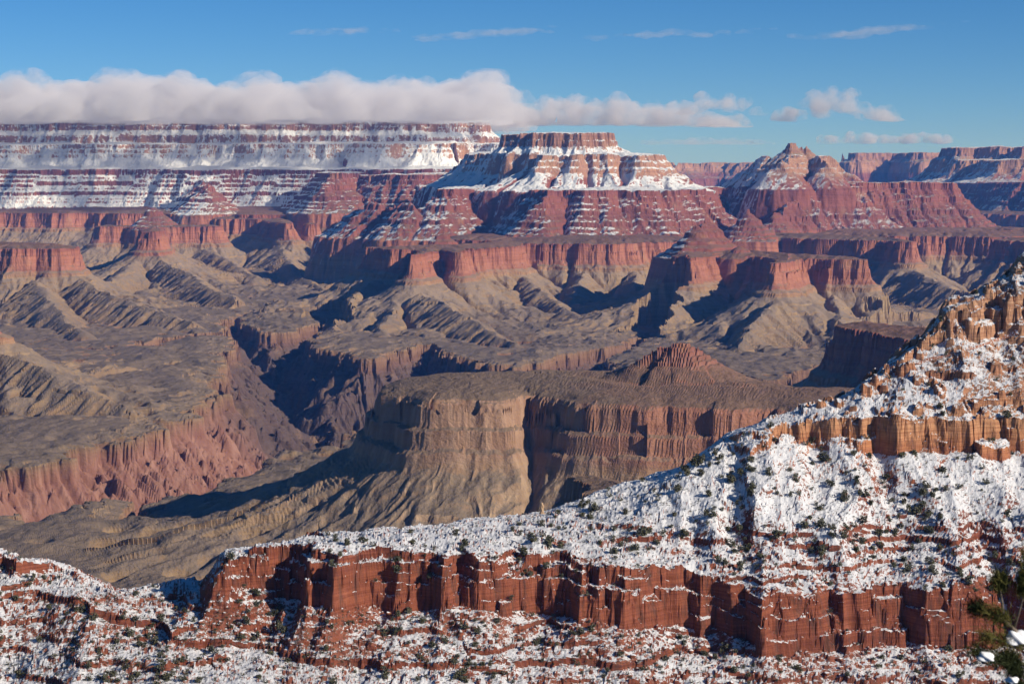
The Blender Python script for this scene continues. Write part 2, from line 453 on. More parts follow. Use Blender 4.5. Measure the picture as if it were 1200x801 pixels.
def bilinear(D, X, Y):
    fx = np.clip((X - EX0) / ER, 0, D.shape[1] - 1.001); fy = np.clip((Y - EY0) / ER, 0, D.shape[0] - 1.001)
    ix = fx.astype(np.int32); iy = fy.astype(np.int32); fx = fx - ix; fy = fy - iy
    return ((D[iy, ix] * (1 - fx) + D[iy, ix + 1] * fx) * (1 - fy) + (D[iy + 1, ix] * (1 - fx) + D[iy + 1, ix + 1] * fx) * fy)


def box3(A):
    P = np.pad(A, 1, mode='edge')
    B = (P[:-2] + 2 * P[1:-1] + P[2:]) * .25
    return (B[:, :-2] + 2 * B[:, 1:-1] + B[:, 2:]) * .25


def erode(H, rounds=7, drops=170000, steps=90):
    rng = np.random.RandomState(3)
    nr, nc = H.shape
    H0 = H.copy()
    H = H + 3.0 * fbm(*np.meshgrid(np.arange(nc) / 4.0, np.arange(nr) / 4.0), 2, 55)
    for it in range(rounds):
        S = box3(H)
        gy, gx = np.gradient(S, ER)
        gx = gx.astype(np.float32); gy = gy.astype(np.float32)
        mag = np.hypot(gx, gy)
        acc = np.zeros(nr * nc)
        x = rng.rand(drops) * (nc - 2) + .5; y = rng.rand(drops) * (nr - 2) + .5
        vx = np.zeros(drops); vy = np.zeros(drops)
        for k in range(steps):
            i = np.clip((y + .5).astype(np.int32), 0, nr - 1) * nc + np.clip((x + .5).astype(np.int32), 0, nc - 1)
            acc += np.bincount(i, minlength=nr * nc)
            a = gx.ravel()[i]; b = gy.ravel()[i]
            m = np.hypot(a, b) + 1e-6
            vx = .35 * vx - a / m; vy = .35 * vy - b / m
            n = np.hypot(vx, vy) + 1e-6
            vx /= n; vy /= n
            x = x + vx; y = y + vy
            ok = (m > .02) & (x > 1) & (y > 1) & (x < nc - 2) & (y < nr - 2)
            x = x[ok]; y = y[ok]; vx = vx[ok]; vy = vy[ok]
        acc = acc.reshape(nr, nc) / (drops / (nr * nc)) / 10.0
        wear = np.minimum(np.sqrt(acc), np.where(H < -890, 20.0, 9.0))
        f = sstep(.05, .30, mag) * (1 - .9 * sstep(.9, 1.6, mag))
        H = H - box3(wear * f) * 1.6
    D = H - H0
    m = box3(box3(box3(D)))
    return np.clip(D + 5.0, -150, 7).astype(np.float32)


ERODED = None


FORMS = ['canyon_terrain', 'inner_gorge', NR, 'red_mesa', 'left_mesa', 'left_butte', FT, PR, SP2, RM, PT, 'far_rim', NM, 'dark_mesa']


# ------------------------------------------------------------------ near ridge, surveyed line by line
def kn(*p):
    return [q[0] for q in p], [q[1] for q in p]


LINES = {   # px knots -> (py, Y)
    'bottom': (kn((-400, 850), (1600, 850)), kn((-400, 1200), (0, 1200), (300, 1195), (600, 1215), (1000, 1240), (1600, 1240))),
    'ledge_base': (kn((-400, 690), (-150, 692), (0, 700), (85, 706), (125, 728), (190, 746), (210, 758), (300, 766), (400, 779), (490, 781), (560, 786), (620, 798), (720, 803), (860, 794), (1000, 803), (1200, 808), (1600, 810)),
                   kn((-400, 1372), (0, 1366), (125, 1340), (210, 1302), (400, 1282), (600, 1265), (720, 1262), (860, 1284), (1000, 1280), (1600, 1280))),
    'ledge_top': (kn((-400, 683), (-150, 685), (0, 692), (85, 698), (125, 718), (190, 737), (210, 750), (300, 758), (400, 771), (490, 773), (560, 780), (620, 793), (720, 798), (860, 788), (1000, 797), (1200, 802), (1600, 804)),
                  kn((-400, 1375), (0, 1369), (125, 1343), (210, 1305), (400, 1285), (600, 1268), (720, 1265), (860, 1287), (1000, 1283), (1600, 1283))),
    'cliff_base': (kn((-400, 668), (0, 676), (60, 683), (100, 690), (160, 706), (230, 700), (260, 676), (300, 690), (350, 700), (400, 705), (450, 714), (540, 712), (600, 718), (640, 722), (700, 723), (760, 735), (800, 738), (870, 750), (930, 760), (1000, 758), (1080, 758), (1140, 762), (1200, 765), (1600, 775)),
                   kn((-400, 1390), (0, 1388), (100, 1380), (160, 1362), (230, 1355), (300, 1345), (450, 1330), (900, 1322), (1600, 1322))),
    'cliff_top': (kn((-400, 664), (0, 671), (60, 678), (100, 686), (160, 701), (230, 694), (250, 662), (265, 650), (300, 645), (350, 642), (400, 645), (450, 647), (540, 652), (640, 657), (700, 663), (760, 667), (800, 672), (870, 690), (930, 700), (1000, 695), (1080, 692), (1140, 690), (1600, 690)),
                  kn((-400, 1394), (0, 1392), (100, 1384), (160, 1366), (230, 1360), (300, 1362), (450, 1348), (900, 1340), (1600, 1340))),
    'slope_foot': (kn((-400, 660), (0, 664), (60, 672), (100, 683), (160, 697), (230, 690), (260, 648), (300, 642), (350, 634), (400, 634), (480, 634), (560, 632), (640, 630), (700, 632), (800, 640), (1200, 640), (1600, 640)),
                   kn((-400, 1400), (0, 1398), (100, 1390), (160, 1378), (230, 1372), (300, 1372), (480, 1376), (640, 1392), (1600, 1392))),
    'tan_base': (kn((-400, 652), (0, 655), (60, 668), (130, 692), (230, 684), (260, 646), (330, 640), (400, 629), (560, 620), (640, 612), (700, 600), (760, 580), (810, 556), (850, 528), (900, 522), (1000, 526), (1050, 529), (1100, 531), (1200, 528), (1600, 500)),
                 kn((-400, 1410), (230, 1385), (300, 1385), (480, 1400), (640, 1440), (760, 1462), (850, 1478), (950, 1490), (1600, 1490))),
    'tan_top': (kn((-400, 650), (0, 652), (60, 666), (130, 691), (230, 683), (260, 645), (330, 640), (400, 627), (560, 617), (640, 608), (700, 594), (760, 572), (810, 550), (850, 520), (870, 510), (900, 502), (1000, 490), (1050, 487), (1100, 491), (1200, 490), (1600, 460)),
                kn((-400, 1414), (230, 1390), (300, 1390), (480, 1406), (640, 1448), (760, 1472), (850, 1488), (950, 1504), (1600, 1504))),
    'mid': (kn((-400, 648), (0, 649), (60, 664), (130, 690), (230, 682), (260, 645), (330, 640), (400, 625), (560, 613), (640, 603), (700, 585), (760, 565), (810, 546), (850, 517), (900, 497), (1000, 472), (1050, 452), (1100, 432), (1200, 412), (1600, 330)),
            kn((-400, 1418), (230, 1395), (300, 1395), (480, 1420), (640, 1465), (850, 1505), (1000, 1535), (1100, 1560), (1200, 1570), (1600, 1570))),
    'crag_base': (kn((-400, 646), (0, 647), (60, 663), (130, 690), (230, 682), (260, 645), (330, 640), (400, 624), (560, 611), (640, 600), (700, 580), (760, 562), (810, 545), (850, 516.5), (900, 493), (1000, 462), (1050, 432), (1080, 410), (1110, 396), (1150, 388), (1200, 385), (1600, 290)),
                  kn((-400, 1420), (230, 1400), (300, 1400), (480, 1430), (640, 1474), (850, 1515), (1000, 1550), (1100, 1595), (1200, 1600), (1600, 1600))),
    'crag_top': (kn((-400, 645.5), (0, 646), (60, 662.5), (130, 690), (230, 682), (260, 645), (330, 640), (400, 623.5), (560, 610.5), (640, 599), (700, 577), (760, 559), (810, 544), (850, 516.2), (900, 491), (1000, 458), (1050, 422), (1080, 398), (1110, 366), (1150, 350), (1200, 346), (1600, 260)),
                 kn((-400, 1421), (230, 1402), (300, 1402), (480, 1434), (640, 1478), (850, 1520), (1000, 1560), (1100, 1606), (1200, 1612), (1600, 1612))),
    'crest': (kn((-400, 640), (-150, 640), (0, 645), (60, 662), (130, 689.5), (200, 682), (235, 681), (255, 648), (265, 644), (330, 639.5), (370, 623), (480, 617), (560, 610), (640, 598), (700, 576), (760, 558), (800, 548), (830, 530), (850, 516), (870, 505), (900, 490), (940, 485), (1000, 455), (1040, 425), (1080, 395), (1110, 352), (1135, 346), (1165, 330), (1178, 318), (1190, 300), (1210, 290), (1600, 200)),
              kn((-400, 1424), (230, 1406), (300, 1406), (480, 1440), (640, 1484), (850, 1530), (1000, 1572), (1100, 1630), (1200, 1665), (1600, 1680))),
}
ORDER = ['bottom', 'ledge_base', 'ledge_top', 'cliff_base', 'cliff_top', 'slope_foot', 'tan_base', 'tan_top', 'mid', 'crag_base', 'crag_top', 'crest']
CLIFFS = {1: 'ledge', 3: 'main', 6: 'tan', 9: 'crag'}        # segment that starts at this line
CLIFF_T = ([0, .18, .24, .5, .58, .9, 1], [0, .30, .33, .63, .66, .95, 1])


def ridge(X, Y, fine=True):
    X = X.astype(np.float32); Y = Y.astype(np.float32)
    # buttresses and joints push the rock faces in and out
    w1 = fbm(X / 75, Y / 160, 2, 3)
    w2 = ridged(X / 30 + .3 * w1, Y / 70, 2, 13)
    bl, ed = cells(X / 13 + .5 * w1, Y / 16 + X / 60, 4)
    bl2, ed2 = cells(X / 5.2, Y / 7, 9)
    w3 = ridged(X / 62 + .2 * w1, Y / 200, 2, 113)
    W = 16 * w1 + 8 * (w2 - .6) + 36 * (w3 - .6) + 2 * (bl - .5) + .5 * (bl2 - .5)
    W = W * np.interp(Y, [1200, 1290, 1320, 1400, 1480, 1700], [.5, .6, 1, 1, .75, .8]).astype(np.float32)
    Yw = Y + W
    pxq = (600 + X / Y * 2228).astype(np.float32)
    lz = []; ly = []
    for nme in ORDER:
        (kx, kv), (yx, yv) = LINES[nme]
        py = np.interp(pxq, kx, kv)
        yy = np.interp(pxq, yx, yv)
        if nme not in ('bottom',):
            py = py + 1.2 * perlin(pxq / 23, pxq * 0 + 3.3, ORDER.index(nme)) * (1 if nme not in ('crest',) else .8)
        lz.append(slope_of(py) * yy); ly.append(yy)
    z = lz[0] + (np.minimum(Yw - ly[0], 0)) * .30
    for i in range(len(ORDER) - 1):
        dy = np.maximum(ly[i + 1] - ly[i], .5)
        t = np.clip((Yw - ly[i]) / dy, 0, 1)
        if i in CLIFFS:
            # the face is built of beds, each stepping in or out on its own joints
            nb = {'ledge': 1, 'main': 5, 'tan': 3, 'crag': 3}[CLIFFS[i]]
            dpt = {'ledge': 1.0, 'main': 7.0, 'tan': 9.0, 'crag': 12.0}[CLIFFS[i]]
            mk = (Yw > ly[i] - 22) & (Yw < ly[i + 1] + 22)
            xm = X[mk]; ym = Y[mk]; wm = w1[mk]; um = Yw[mk] - ly[i][mk]; dm = dy[mk]
            tm = np.zeros_like(xm)
            for k in range(nb):
                bwid = (26, 16, 34, 20, 28)[k]
                c, e = cells(xm / bwid + 7.7 * k + .35 * wm, ym / 40 + k, 40 + k + 5 * i)
                c2, _ = cells(xm / 4.5 + 3.1 * k, ym / 30, 60 + k)
                off = dpt * (c - .5) * 1.6 + dpt * .16 * (c2 - .5) + dpt * .9 * perlin(xm / 38, ym * 0 + k * 3.7, 70 + k) + 1.5 * sstep(.08, .0, e)
                pos, hgt = ((0, .10, .22, .60, .84)[k], (.24, .2, .2, .2, .16)[k]) if nb == 5 else (k / nb, 1 / nb)
                worn = sstep(.12, .5, perlin(xm / 47, ym * 0 + 9.1 + k * .3, 90 + i)) * (6.0 if nb > 1 else 0)
                tm = tm + hgt * np.clip((um - off - dm * pos) / (dm / nb * .4 + .8 + worn), 0, 1)
            t = t.astype(np.float32)
            t[mk] = tm
        z = z + t * (lz[i + 1] - lz[i])
    z = z - 52 * sstep(150, -110, pxq) * sstep(1385, 1200, Yw)
    back = np.maximum(Yw - ly[-1], 0)
    z = z - back * .25 - np.maximum(back - 25, 0) * 1.2
    z = z.astype(np.float32)
    rockm = np.zeros_like(z)
    # thin ledges along the bedding
    nz = z + 2.0 * fbm(X / 60, Y / 60, 2, 31)
    for lv, h, th in ((-352, 3, .0), (-341, 3.5, -.05), (-333, 2.5, .1), (-326, 3, -.05), (-318, 2.4, .1), (-309, 3, .05), (-298, 2.5, -.15), (-292, 2.6, -.2),
                      (-286, 2.2, -.1), (-280, 3.2, -.12), (-273, 2.5, -.05), (-190, 4, .05), (-172, 5, .05), (-150, 5, .05), (-128, 5, .05), (-104, 5, .05)):
        t = (nz - lv) / h
        amt = sstep(th, th + .22, fbm(X / 55, Y / 90, 2, int(-lv)))
        z = z + amt * h * .95 * (sstep(-.12, .12, t) - sstep(-1.5, 1.5, t))
        rockm = np.maximum(rockm, amt * (np.abs(t) < .5))
    if fine:
        low = sstep(-262, -280, z)
        r1, e1 = cells(X / 3.1, Y / 3.1, 17)
        r2, e2 = cells(X / 7.3, Y / 7.3, 29)
        up = sstep(-215, -190, z)
        z = z + .9 * sstep(.62, .9, r1) * sstep(.05, .35, e1) * (.7 + .6 * low) + 2.2 * sstep(.83, .9, r2) * sstep(.05, .3, e2) * (.35 + .3 * low + 1.3 * up)
        z = z + .5 * fbm(X / 4, Y / 4, 2, 40) + up * 4.2 * (r2 - .5) * sstep(-.1, .25, fbm(X / 30, Y / 30, 2, 77))
        z = z + 1.3 * fbm(X / 22, Y / 22, 2, 50)
    return z.astype(np.float32)


# ------------------------------------------------------------------ meshes
def grid_mesh(name, V, nr, nc, attrs, mat, keep=None):
    """V (nr*nc,3) row major -> one mesh object; keep = bool per quad"""
    idx = np.arange(nr * nc, dtype=np.int32).reshape(nr, nc)
    q = np.stack([idx[:-1, :-1], idx[:-1, 1:], idx[1:, 1:], idx[1:, :-1]], -1).reshape(-1, 4)
    if keep is not None:
        q = q[keep.ravel()]
        used = np.zeros(nr * nc, bool); used[q.ravel()] = True
        new = np.cumsum(used).astype(np.int32) - 1
        q = new[q]; V = V[used]; attrs = {k: v[used] for k, v in attrs.items()}
    me = bpy.data.meshes.new(name)
    me.vertices.add(len(V)); me.vertices.foreach_set('co', V.astype(np.float32).ravel())
    me.loops.add(q.size); me.loops.foreach_set('vertex_index', q.ravel())
    me.polygons.add(len(q)); me.polygons.foreach_set('loop_start', np.arange(0, q.size, 4, dtype=np.int32))
    me.polygons.foreach_set('use_smooth', np.zeros(len(q), bool))
    for k, v in attrs.items():
        a = me.attributes.new(k, 'FLOAT', 'POINT'); a.data.foreach_set('value', v.astype(np.float32).ravel())
    me.update(calc_edges=True)
    me.materials.append(mat)
    o = bpy.data.objects.new(name, me)
    col.objects.link(o)
    return o


def blur_cols(D, s):
    k = np.exp(-.5 * (np.arange(-3 * s, 3 * s + 1) / s) ** 2); k /= k.sum()
    P = np.pad(D, ((0, 0), (3 * s, 3 * s)), mode='edge')
    out = np.zeros_like(D)
    for i, w in enumerate(k):
        out += w * P[:, i:i + D.shape[1]]
    return out


def adaptive(fn, Y0, Y1, ncoarse, arange, nc, nr, flat_w, sub=4, geo=True):
    """plan points with rows packed where the ground is steep (as seen from the rim)"""
    ac = np.linspace(-arange, arange, nc // sub)
    Yc = np.geomspace(Y0, Y1, ncoarse) if geo else np.linspace(Y0, Y1, ncoarse)
    AA, YY = np.meshgrid(ac, Yc)
    Zc = fn(AA * YY, YY)
    dz = np.abs(np.diff(Zc, axis=0)); dY = np.diff(YY, axis=0); Ym = .5 * (YY[1:] + YY[:-1])
    D = (dz + flat_w * dY) / Ym
    D = blur_cols(D, 30)
    a = np.linspace(-arange, arange, nc)
    C = np.vstack([np.zeros((1, D.shape[1])), np.cumsum(D, axis=0)])
    out = np.zeros((nr, nc), np.float32)
    tgt = np.linspace(0, 1, nr)
    Yk = np.zeros((nr, C.shape[1]))
    for j in range(C.shape[1]):
        Yk[:, j] = np.interp(tgt * C[-1, j], C[:, j], Yc)
    pos = np.interp(a, ac, np.arange(len(ac)))
    j0 = np.clip(np.floor(pos).astype(int), 0, len(ac) - 2); f = pos - j0
    out = Yk[:, j0] * (1 - f) + Yk[:, j0 + 1] * f
    A = np.broadcast_to(a, out.shape)
    return (A * out).astype(np.float32), out.astype(np.float32)


# ------------------------------------------------------------------ materials
class NT:
    def __init__(self, name):
        self.mat = bpy.data.materials.new(name); self.mat.use_nodes = True
        self.t = self.mat.node_tree; self.n = self.t.nodes
        self.bsdf = self.n['Principled BSDF']
        self.bsdf.inputs['Specular IOR Level'].default_value = .15

    def new(self, typ, **kw):
        n = self.n.new(typ)
        for k, v in kw.items():
            setattr(n, k, v)
        return n

    def link(self, a, b):
        self.t.links.new(a, b)

    def val(self, sock, v):
        if hasattr(v, 'is_output'):
            self.link(v, sock)
        else:
            sock.default_value = v

    def math(self, op, a, b=0.0, c=0.0, clamp=False):
        n = self.new('ShaderNodeMath', operation=op, use_clamp=clamp)
        for s, v in zip(n.inputs, (a, b, c)):
            self.val(s, v)
        return n.outputs[0]

    def smooth(self, v, e0, e1):
        n = self.new('ShaderNodeMapRange', interpolation_type='SMOOTHSTEP')
        self.val(n.inputs['Value'], v); self.val(n.inputs['From Min'], e0); self.val(n.inputs['From Max'], e1)
        return n.outputs[0]

    def noise(self, vec, scale, detail=4.0, rough=.55, lac=2.1):
        n = self.new('ShaderNodeTexNoise')
        self.link(vec, n.inputs['Vector'])
        n.inputs['Scale'].default_value = scale; n.inputs['Detail'].default_value = detail
        n.inputs['Roughness'].default_value = rough; n.inputs['Lacunarity'].default_value = lac
        return n.outputs['Fac']

    def mix(self, f, a, b, blend='MIX'):
        n = self.new('ShaderNodeMix', data_type='RGBA', blend_type=blend)
        self.val(n.inputs[0], f)
        for s, v in ((n.inputs[6], a), (n.inputs[7], b)):
            if hasattr(v, 'is_output'):
                self.link(v, s)
            else:
                s.default_value = (*v, 1)
        return n.outputs[2]

    def ramp(self, f, stops, interp='LINEAR'):
        n = self.new('ShaderNodeValToRGB')
        cr = n.color_ramp; cr.interpolation = interp
        while len(cr.elements) < len(stops):
            cr.elements.new(1.0)
        for e, (p, c) in zip(cr.elements, stops):
            e.position = p; e.color = (*c, 1)
        self.link(f, n.inputs[0])
        return n.outputs[0]

    def attr(self, name):
        return self.new('ShaderNodeAttribute', attribute_name=name).outputs['Fac']

    def scaled(self, vec, s):
        n = self.new('ShaderNodeMapping'); self.link(vec, n.inputs[0]); n.inputs['Scale'].default_value = s
        return n.outputs[0]

    def bump(self, h, strength, dist):
        n = self.new('ShaderNodeBump'); n.inputs['Strength'].default_value = strength; n.inputs['Distance'].default_value = dist
        self.link(h, n.inputs['Height'])
        self.link(n.outputs[0], self.bsdf.inputs['Normal'])


def rock_material():
    m = NT('layered_canyon_rock')
    geo = m.new('ShaderNodeNewGeometry'); P = geo.outputs['Position']
    sep = m.new('ShaderNodeSeparateXYZ'); m.link(geo.outputs['True Normal'], sep.inputs[0]); up = sep.outputs['Z']
    st = m.attr('strat')
    big = m.noise(P, .0011, 4); mid = m.noise(P, .006, 4); small = m.noise(P, .03, 5, .65)
    zz = m.math('ADD', st, m.math('MULTIPLY', m.math('SUBTRACT', big, .5), 40))
    zz = m.math('ADD', zz, m.math('MULTIPLY', m.math('SUBTRACT', small, .5), 10))
    lo, hi = -1450.0, 450.0
    f = m.math('DIVIDE', m.math('SUBTRACT', zz, lo), hi - lo)
    q = lambda z: (z - lo) / (hi - lo)
    cliff = m.ramp(f, [(q(-1440), (.085, .062, .06)), (q(-1060), (.12, .08, .07)), (q(-1030), (.17, .095, .07)), (q(-985), (.24, .14, .09)), (q(-960), (.26, .18, .11)),
                       (q(-760), (.30, .21, .125)), (q(-715), (.32, .18, .105)), (q(-700), (.33, .145, .095)), (q(-640), (.37, .155, .10)), (q(-580), (.35, .14, .09)), (q(-556), (.27, .10, .072)),
                       (q(-480), (.235, .085, .066)), (q(-400), (.20, .075, .062)), (q(-330), (.255, .094, .072)), (q(-200), (.225, .08, .066)), (q(-120), (.28, .10, .07)),
                       (q(-95), (.36, .19, .125)), (q(-20), (.42, .235, .155)), (q(70), (.36, .20, .135)), (q(140), (.31, .165, .115)), (q(300), (.32, .17, .12))])
    slope = m.ramp(f, [(q(-1440), (.075, .055, .052)), (q(-1060), (.12, .085, .07)), (q(-985), (.165, .122, .095)), (q(-940), (.19, .142, .108)), (q(-820), (.27, .203, .155)),
                       (q(-740), (.29, .212, .155)), (q(-690), (.28, .175, .12)), (q(-600), (.22, .13, .09)), (q(-555), (.19, .11, .078)), (q(-480), (.20, .09, .065)), (q(-250), (.24, .085, .06)), (q(-150), (.27, .11, .075)), (q(-60), (.33, .21, .14)), (q(300), (.32, .22, .15))])
    # thin bedding
    bed = m.noise(m.scaled(P, (.0015, .0015, .06)), 1.0, 5, .7)
    bed2 = m.noise(m.scaled(P, (.004, .004, .22)), 1.0, 4, .7)
    bedm = m.math('ADD', m.math('MULTIPLY', m.smooth(bed, .35, .65), .65), m.math('MULTIPLY', m.smooth(bed2, .42, .62), .35))
    cliff = m.mix(m.math('MULTIPLY', bedm, .8), cliff, m.mix(1.0, cliff, (.62, .55, .55), 'MULTIPLY'))
    # streaks down the faces
    streak = m.noise(m.scaled(P, (.03, .03, .002)), 1.0, 4, .6)
    cliff = m.mix(m.smooth(streak, .50, .75), cliff, m.mix(1.0, cliff, (1.2, 1.25, 1.28), 'MULTIPLY'))
    cliff = m.mix(m.smooth(mid, .55, .75), cliff, m.mix(.45, cliff, (.36, .22, .12)))
    # slope dust and scrub
    scrub = m.noise(P, .09, 4, .75)
    slope = m.mix(m.math('MULTIPLY', m.smooth(scrub, .53, .66), .42), slope, (.09, .08, .055))
    slope = m.mix(m.math('MULTIPLY', m.smooth(mid, .5, .7), .5), slope, m.mix(1.0, slope, (.7, .72, .78), 'MULTIPLY'))
    slope = m.mix(m.math('MULTIPLY', m.smooth(big, .5, .62), .35), slope, (.15, .115, .085))
    tan = m.attr('tan')
    cliff = m.mix(m.math('MULTIPLY', tan, .75), cliff, m.mix(m.smooth(streak, .35, .7), (.24, .155, .10), (.37, .26, .18)))
    slope = m.mix(m.math('MULTIPLY', tan, .7), slope, (.17, .128, .092))
    steep = m.smooth(m.math('ADD', up, m.math('MULTIPLY', m.math('SUBTRACT', small, .5), .25)), .84, .62)
    c = m.mix(steep, slope, cliff)
    pink = m.attr('pink')
    c = m.mix(m.math('MULTIPLY', pink, .75), c, m.mix(m.smooth(streak, .35, .7), (.23, .10, .072), (.36, .19, .145)))
    # snow
    sn = m.attr('snow')
    sv = m.math('ADD', m.math('MULTIPLY', sn, 1.15), m.math('MULTIPLY', m.math('SUBTRACT', small, .5), 1.6))
    sv = m.math('ADD', sv, m.math('MULTIPLY', m.math('SUBTRACT', up, .72), 1.6))
    asp = m.new('ShaderNodeVectorMath', operation='DOT_PRODUCT'); m.link(geo.outputs['True Normal'], asp.inputs[0])
    asp.inputs[1].default_value = (sun_dir[0], sun_dir[1], 0)
    sv = m.math('SUBTRACT', sv, m.math('MULTIPLY', m.math('MULTIPLY', asp.outputs['Value'], 1.1), m.smooth(sn, 1.0, .55)))
    snow = m.math('MULTIPLY', m.smooth(sv, .42, .62), m.smooth(sn, .02, .12))
    c = m.mix(snow, c, (.68, .69, .71))
    m.link(c, m.bsdf.inputs['Base Color'])
    m.bsdf.inputs['Roughness'].default_value = .95
    h = m.math('ADD', m.math('MULTIPLY', small, 1.0), m.math('MULTIPLY', scrub, .35))
    crack = m.noise(m.scaled(P, (.11, .11, .16)), 1.0, 4, .7)
    h = m.math('ADD', h, m.math('MULTIPLY', crack, .28))
    m.bump(h, .6, 15.0)
    return m.mat


def ridge_material():
    m = NT('snowy_red_ridge')
    geo = m.new('ShaderNodeNewGeometry'); P = geo.outputs['Position']
    sep = m.new('ShaderNodeSeparateXYZ'); m.link(geo.outputs['True Normal'], sep.inputs[0]); up = sep.outputs['Z']
    sp = m.new('ShaderNodeSeparateXYZ'); m.link(P, sp.inputs[0]); z = sp.outputs['Z']
    big = m.noise(P, .012, 4); mid = m.noise(P, .07, 4, .6); small = m.noise(P, .38, 4, .7); fine = m.noise(P, 1.1, 3, .7)
    zz = m.math('ADD', z, m.math('MULTIPLY', m.math('SUBTRACT', big, .5), 26))
    f = m.math('DIVIDE', m.math('ADD', zz, 380), 340)
    q = lambda v: (v + 380) / 340
    rock = m.ramp(f, [(q(-370), (.19, .062, .038)), (q(-320), (.225, .07, .038)), (q(-290), (.235, .074, .04)), (q(-262), (.215, .07, .044)), (q(-235), (.32, .12, .065)), (q(-222), (.42, .18, .088)), (q(-205), (.46, .24, .125)), (q(-180), (.40, .19, .105)), (q(-150), (.44, .24, .14)), (q(-60), (.42, .25, .155))])
    bed = m.noise(m.scaled(P, (.02, .02, .8)), 1.0, 5, .75)
    rock = m.mix(m.math('MULTIPLY', m.smooth(bed, .40, .60), .75), rock, m.mix(1.0, rock, (.55, .45, .45), 'MULTIPLY'))
    stain = m.noise(m.scaled(P, (.16, .16, .02)), 1.0, 4, .65)
    rock = m.mix(m.math('MULTIPLY', m.smooth(stain, .48, .66), .7), rock, (.085, .042, .032))
    rock = m.mix(m.smooth(mid, .56, .74), rock, m.mix(1.0, rock, (1.3, 1.4, 1.45), 'MULTIPLY'))
    soil = m.ramp(f, [(q(-370), (.25, .095, .06)), (q(-262), (.27, .10, .065)), (q(-222), (.34, .15, .085)), (q(-80), (.38, .21, .13))])
    soil = m.mix(m.math('MULTIPLY', m.smooth(z, -285, -262), .55), soil, (.16, .125, .10))
    soil = m.mix(m.smooth(small, .54, .66), soil, (.075, .07, .045))
    steep = m.smooth(up, .80, .62)
    c = m.mix(steep, soil, rock)
    sn = m.attr('snow')
    sv = m.math('ADD', sn, m.math('MULTIPLY', m.math('SUBTRACT', small, .5), 1.25))
    sv = m.math('ADD', sv, m.math('MULTIPLY', m.math('SUBTRACT', fine, .5), .75))
    sv = m.math('ADD', sv, m.math('MULTIPLY', m.math('SUBTRACT', big, .5), 1.1))
    sv = m.math('ADD', sv, m.math('MULTIPLY', m.math('SUBTRACT', mid, .5), .7))
    sv = m.math('ADD', sv, m.math('MULTIPLY', m.math('SUBTRACT', up, .75), 1.9))
    snow = m.smooth(sv, .44, .60)
    c = m.mix(snow, c, (.65, .65, .665))
    m.link(c, m.bsdf.inputs['Base Color'])
    m.bsdf.inputs['Roughness'].default_value = .9
    h = m.math('ADD', small, m.math('MULTIPLY', fine, .6))
    m.bump(h, .6, 1.2)
    return m.mat


M_ROCK = rock_material()
M_RIDGE = ridge_material()


def setting(o, label=None):
    o['kind'] = 'structure'
    if label:
        o['label'] = label
    return o


# ------------------------------------------------------------------ build the canyon
AR = .325
FORM_LABEL = {
    'canyon_terrain': 'grey tan benches and scrubby slopes of the wide canyon',
    'inner_gorge': 'dark steep gorge cut into the tan benches',
    NR: 'long snowy layered rim wall under the cloud bank',
    'red_mesa': 'pair of small red mesas with a little pointed cap before the snowy rim',
    'left_mesa': 'flat red cliffed mesa at the left edge above tan slopes',
    'left_butte': 'small tan cliff point at the left edge above the benches',
    FT: 'large flat topped temple with snow bands and red terraces',
    PR: 'red promontory with a shadowed alcove in front of the flat topped temple',
    SP2: 'red mesa with two horns round a dark shadowed alcove',
    RM: 'long mesa with shadowed cliffs below the pointed temple',
    PT: 'pointed temple with a small summit knob and snow streaks',
    'far_rim': 'distant hazy blue rim on the right horizon',
    NM: 'near orange cliffed mesa topped by a stepped red cone',
    'dark_mesa': 'mesa cliff wholly in dark shadow behind the snowy ridge',
}


def build_canyon(Y0, Y1, ncoarse, nc, nr):
    X, Y = adaptive(lambda x, y: canyon(x, y)[0], Y0, Y1, ncoarse, AR, nc, nr, .13)
    Z, ST, SN, ID = canyon(X, Y)
    drop = (X * X + Y * Y) / (2 * 6371000.0 * 1.15)          # curve of the earth
    px = 600 + X / Y * 2228
    pink = sstep(380, 300, px) * sstep(8300, 7300, Y) * sstep(-985, -1010, Z)
    tan = (ID == FORMS.index(NM)) * sstep(-458, -500, Z) * (sstep(770, 560, px + 60 * fbm(X / 60, Y / 60, 2, 4)) + .35)
    V = np.stack([X, Y, Z - drop], -1).reshape(-1, 3)
    at = dict(strat=ST.ravel(), snow=SN.ravel(), pink=pink.ravel(), tan=np.clip(tan, 0, 1).ravel())
    fid = ID[:-1, :-1]
    return V, at, fid, nr, nc


def add_forms(V, at, fid, nr, nc):
    for i in np.unique(fid):
        o = grid_mesh(FORMS[i], V, nr, nc, at, M_ROCK, fid == i)
        setting(o, FORM_LABEL[FORMS[i]])


ERODED = erode(canyon(*np.meshgrid(np.arange(EX0, EX1, ER), np.arange(EY0, EY1, ER)))[0])
nA = (1560, 800)
add_forms(*build_canyon(2300, 8600, 420, *nA))
add_forms(*build_canyon(8600, 40000, 700, 1560, 1400))

# ------------------------------------------------------------------ build the near ridge
RX, RY = adaptive(lambda x, y: ridge(x, y, False), 1130, 2300, 240, AR, 1720, 820, .22, geo=False)
RZ = ridge(RX, RY)
rpx = 600 + RX / RY * 2228
sn = np.interp(RZ, [-360, -318, -300, -275, -262, -225, -205, -100], [.36, .40, .46, .52, .78, .78, .54, .52])
sn = sn + .22 * sstep(600, 200, rpx) * sstep(-320, -300, RZ)
ridge_o = setting(grid_mesh('snowy_ridge', np.stack([RX, RY, RZ], -1).reshape(-1, 3), RX.shape[0], RX.shape[1], dict(snow=sn.ravel()), M_RIDGE),
                  'near snowy ridge with red cliff bands and tan crags')

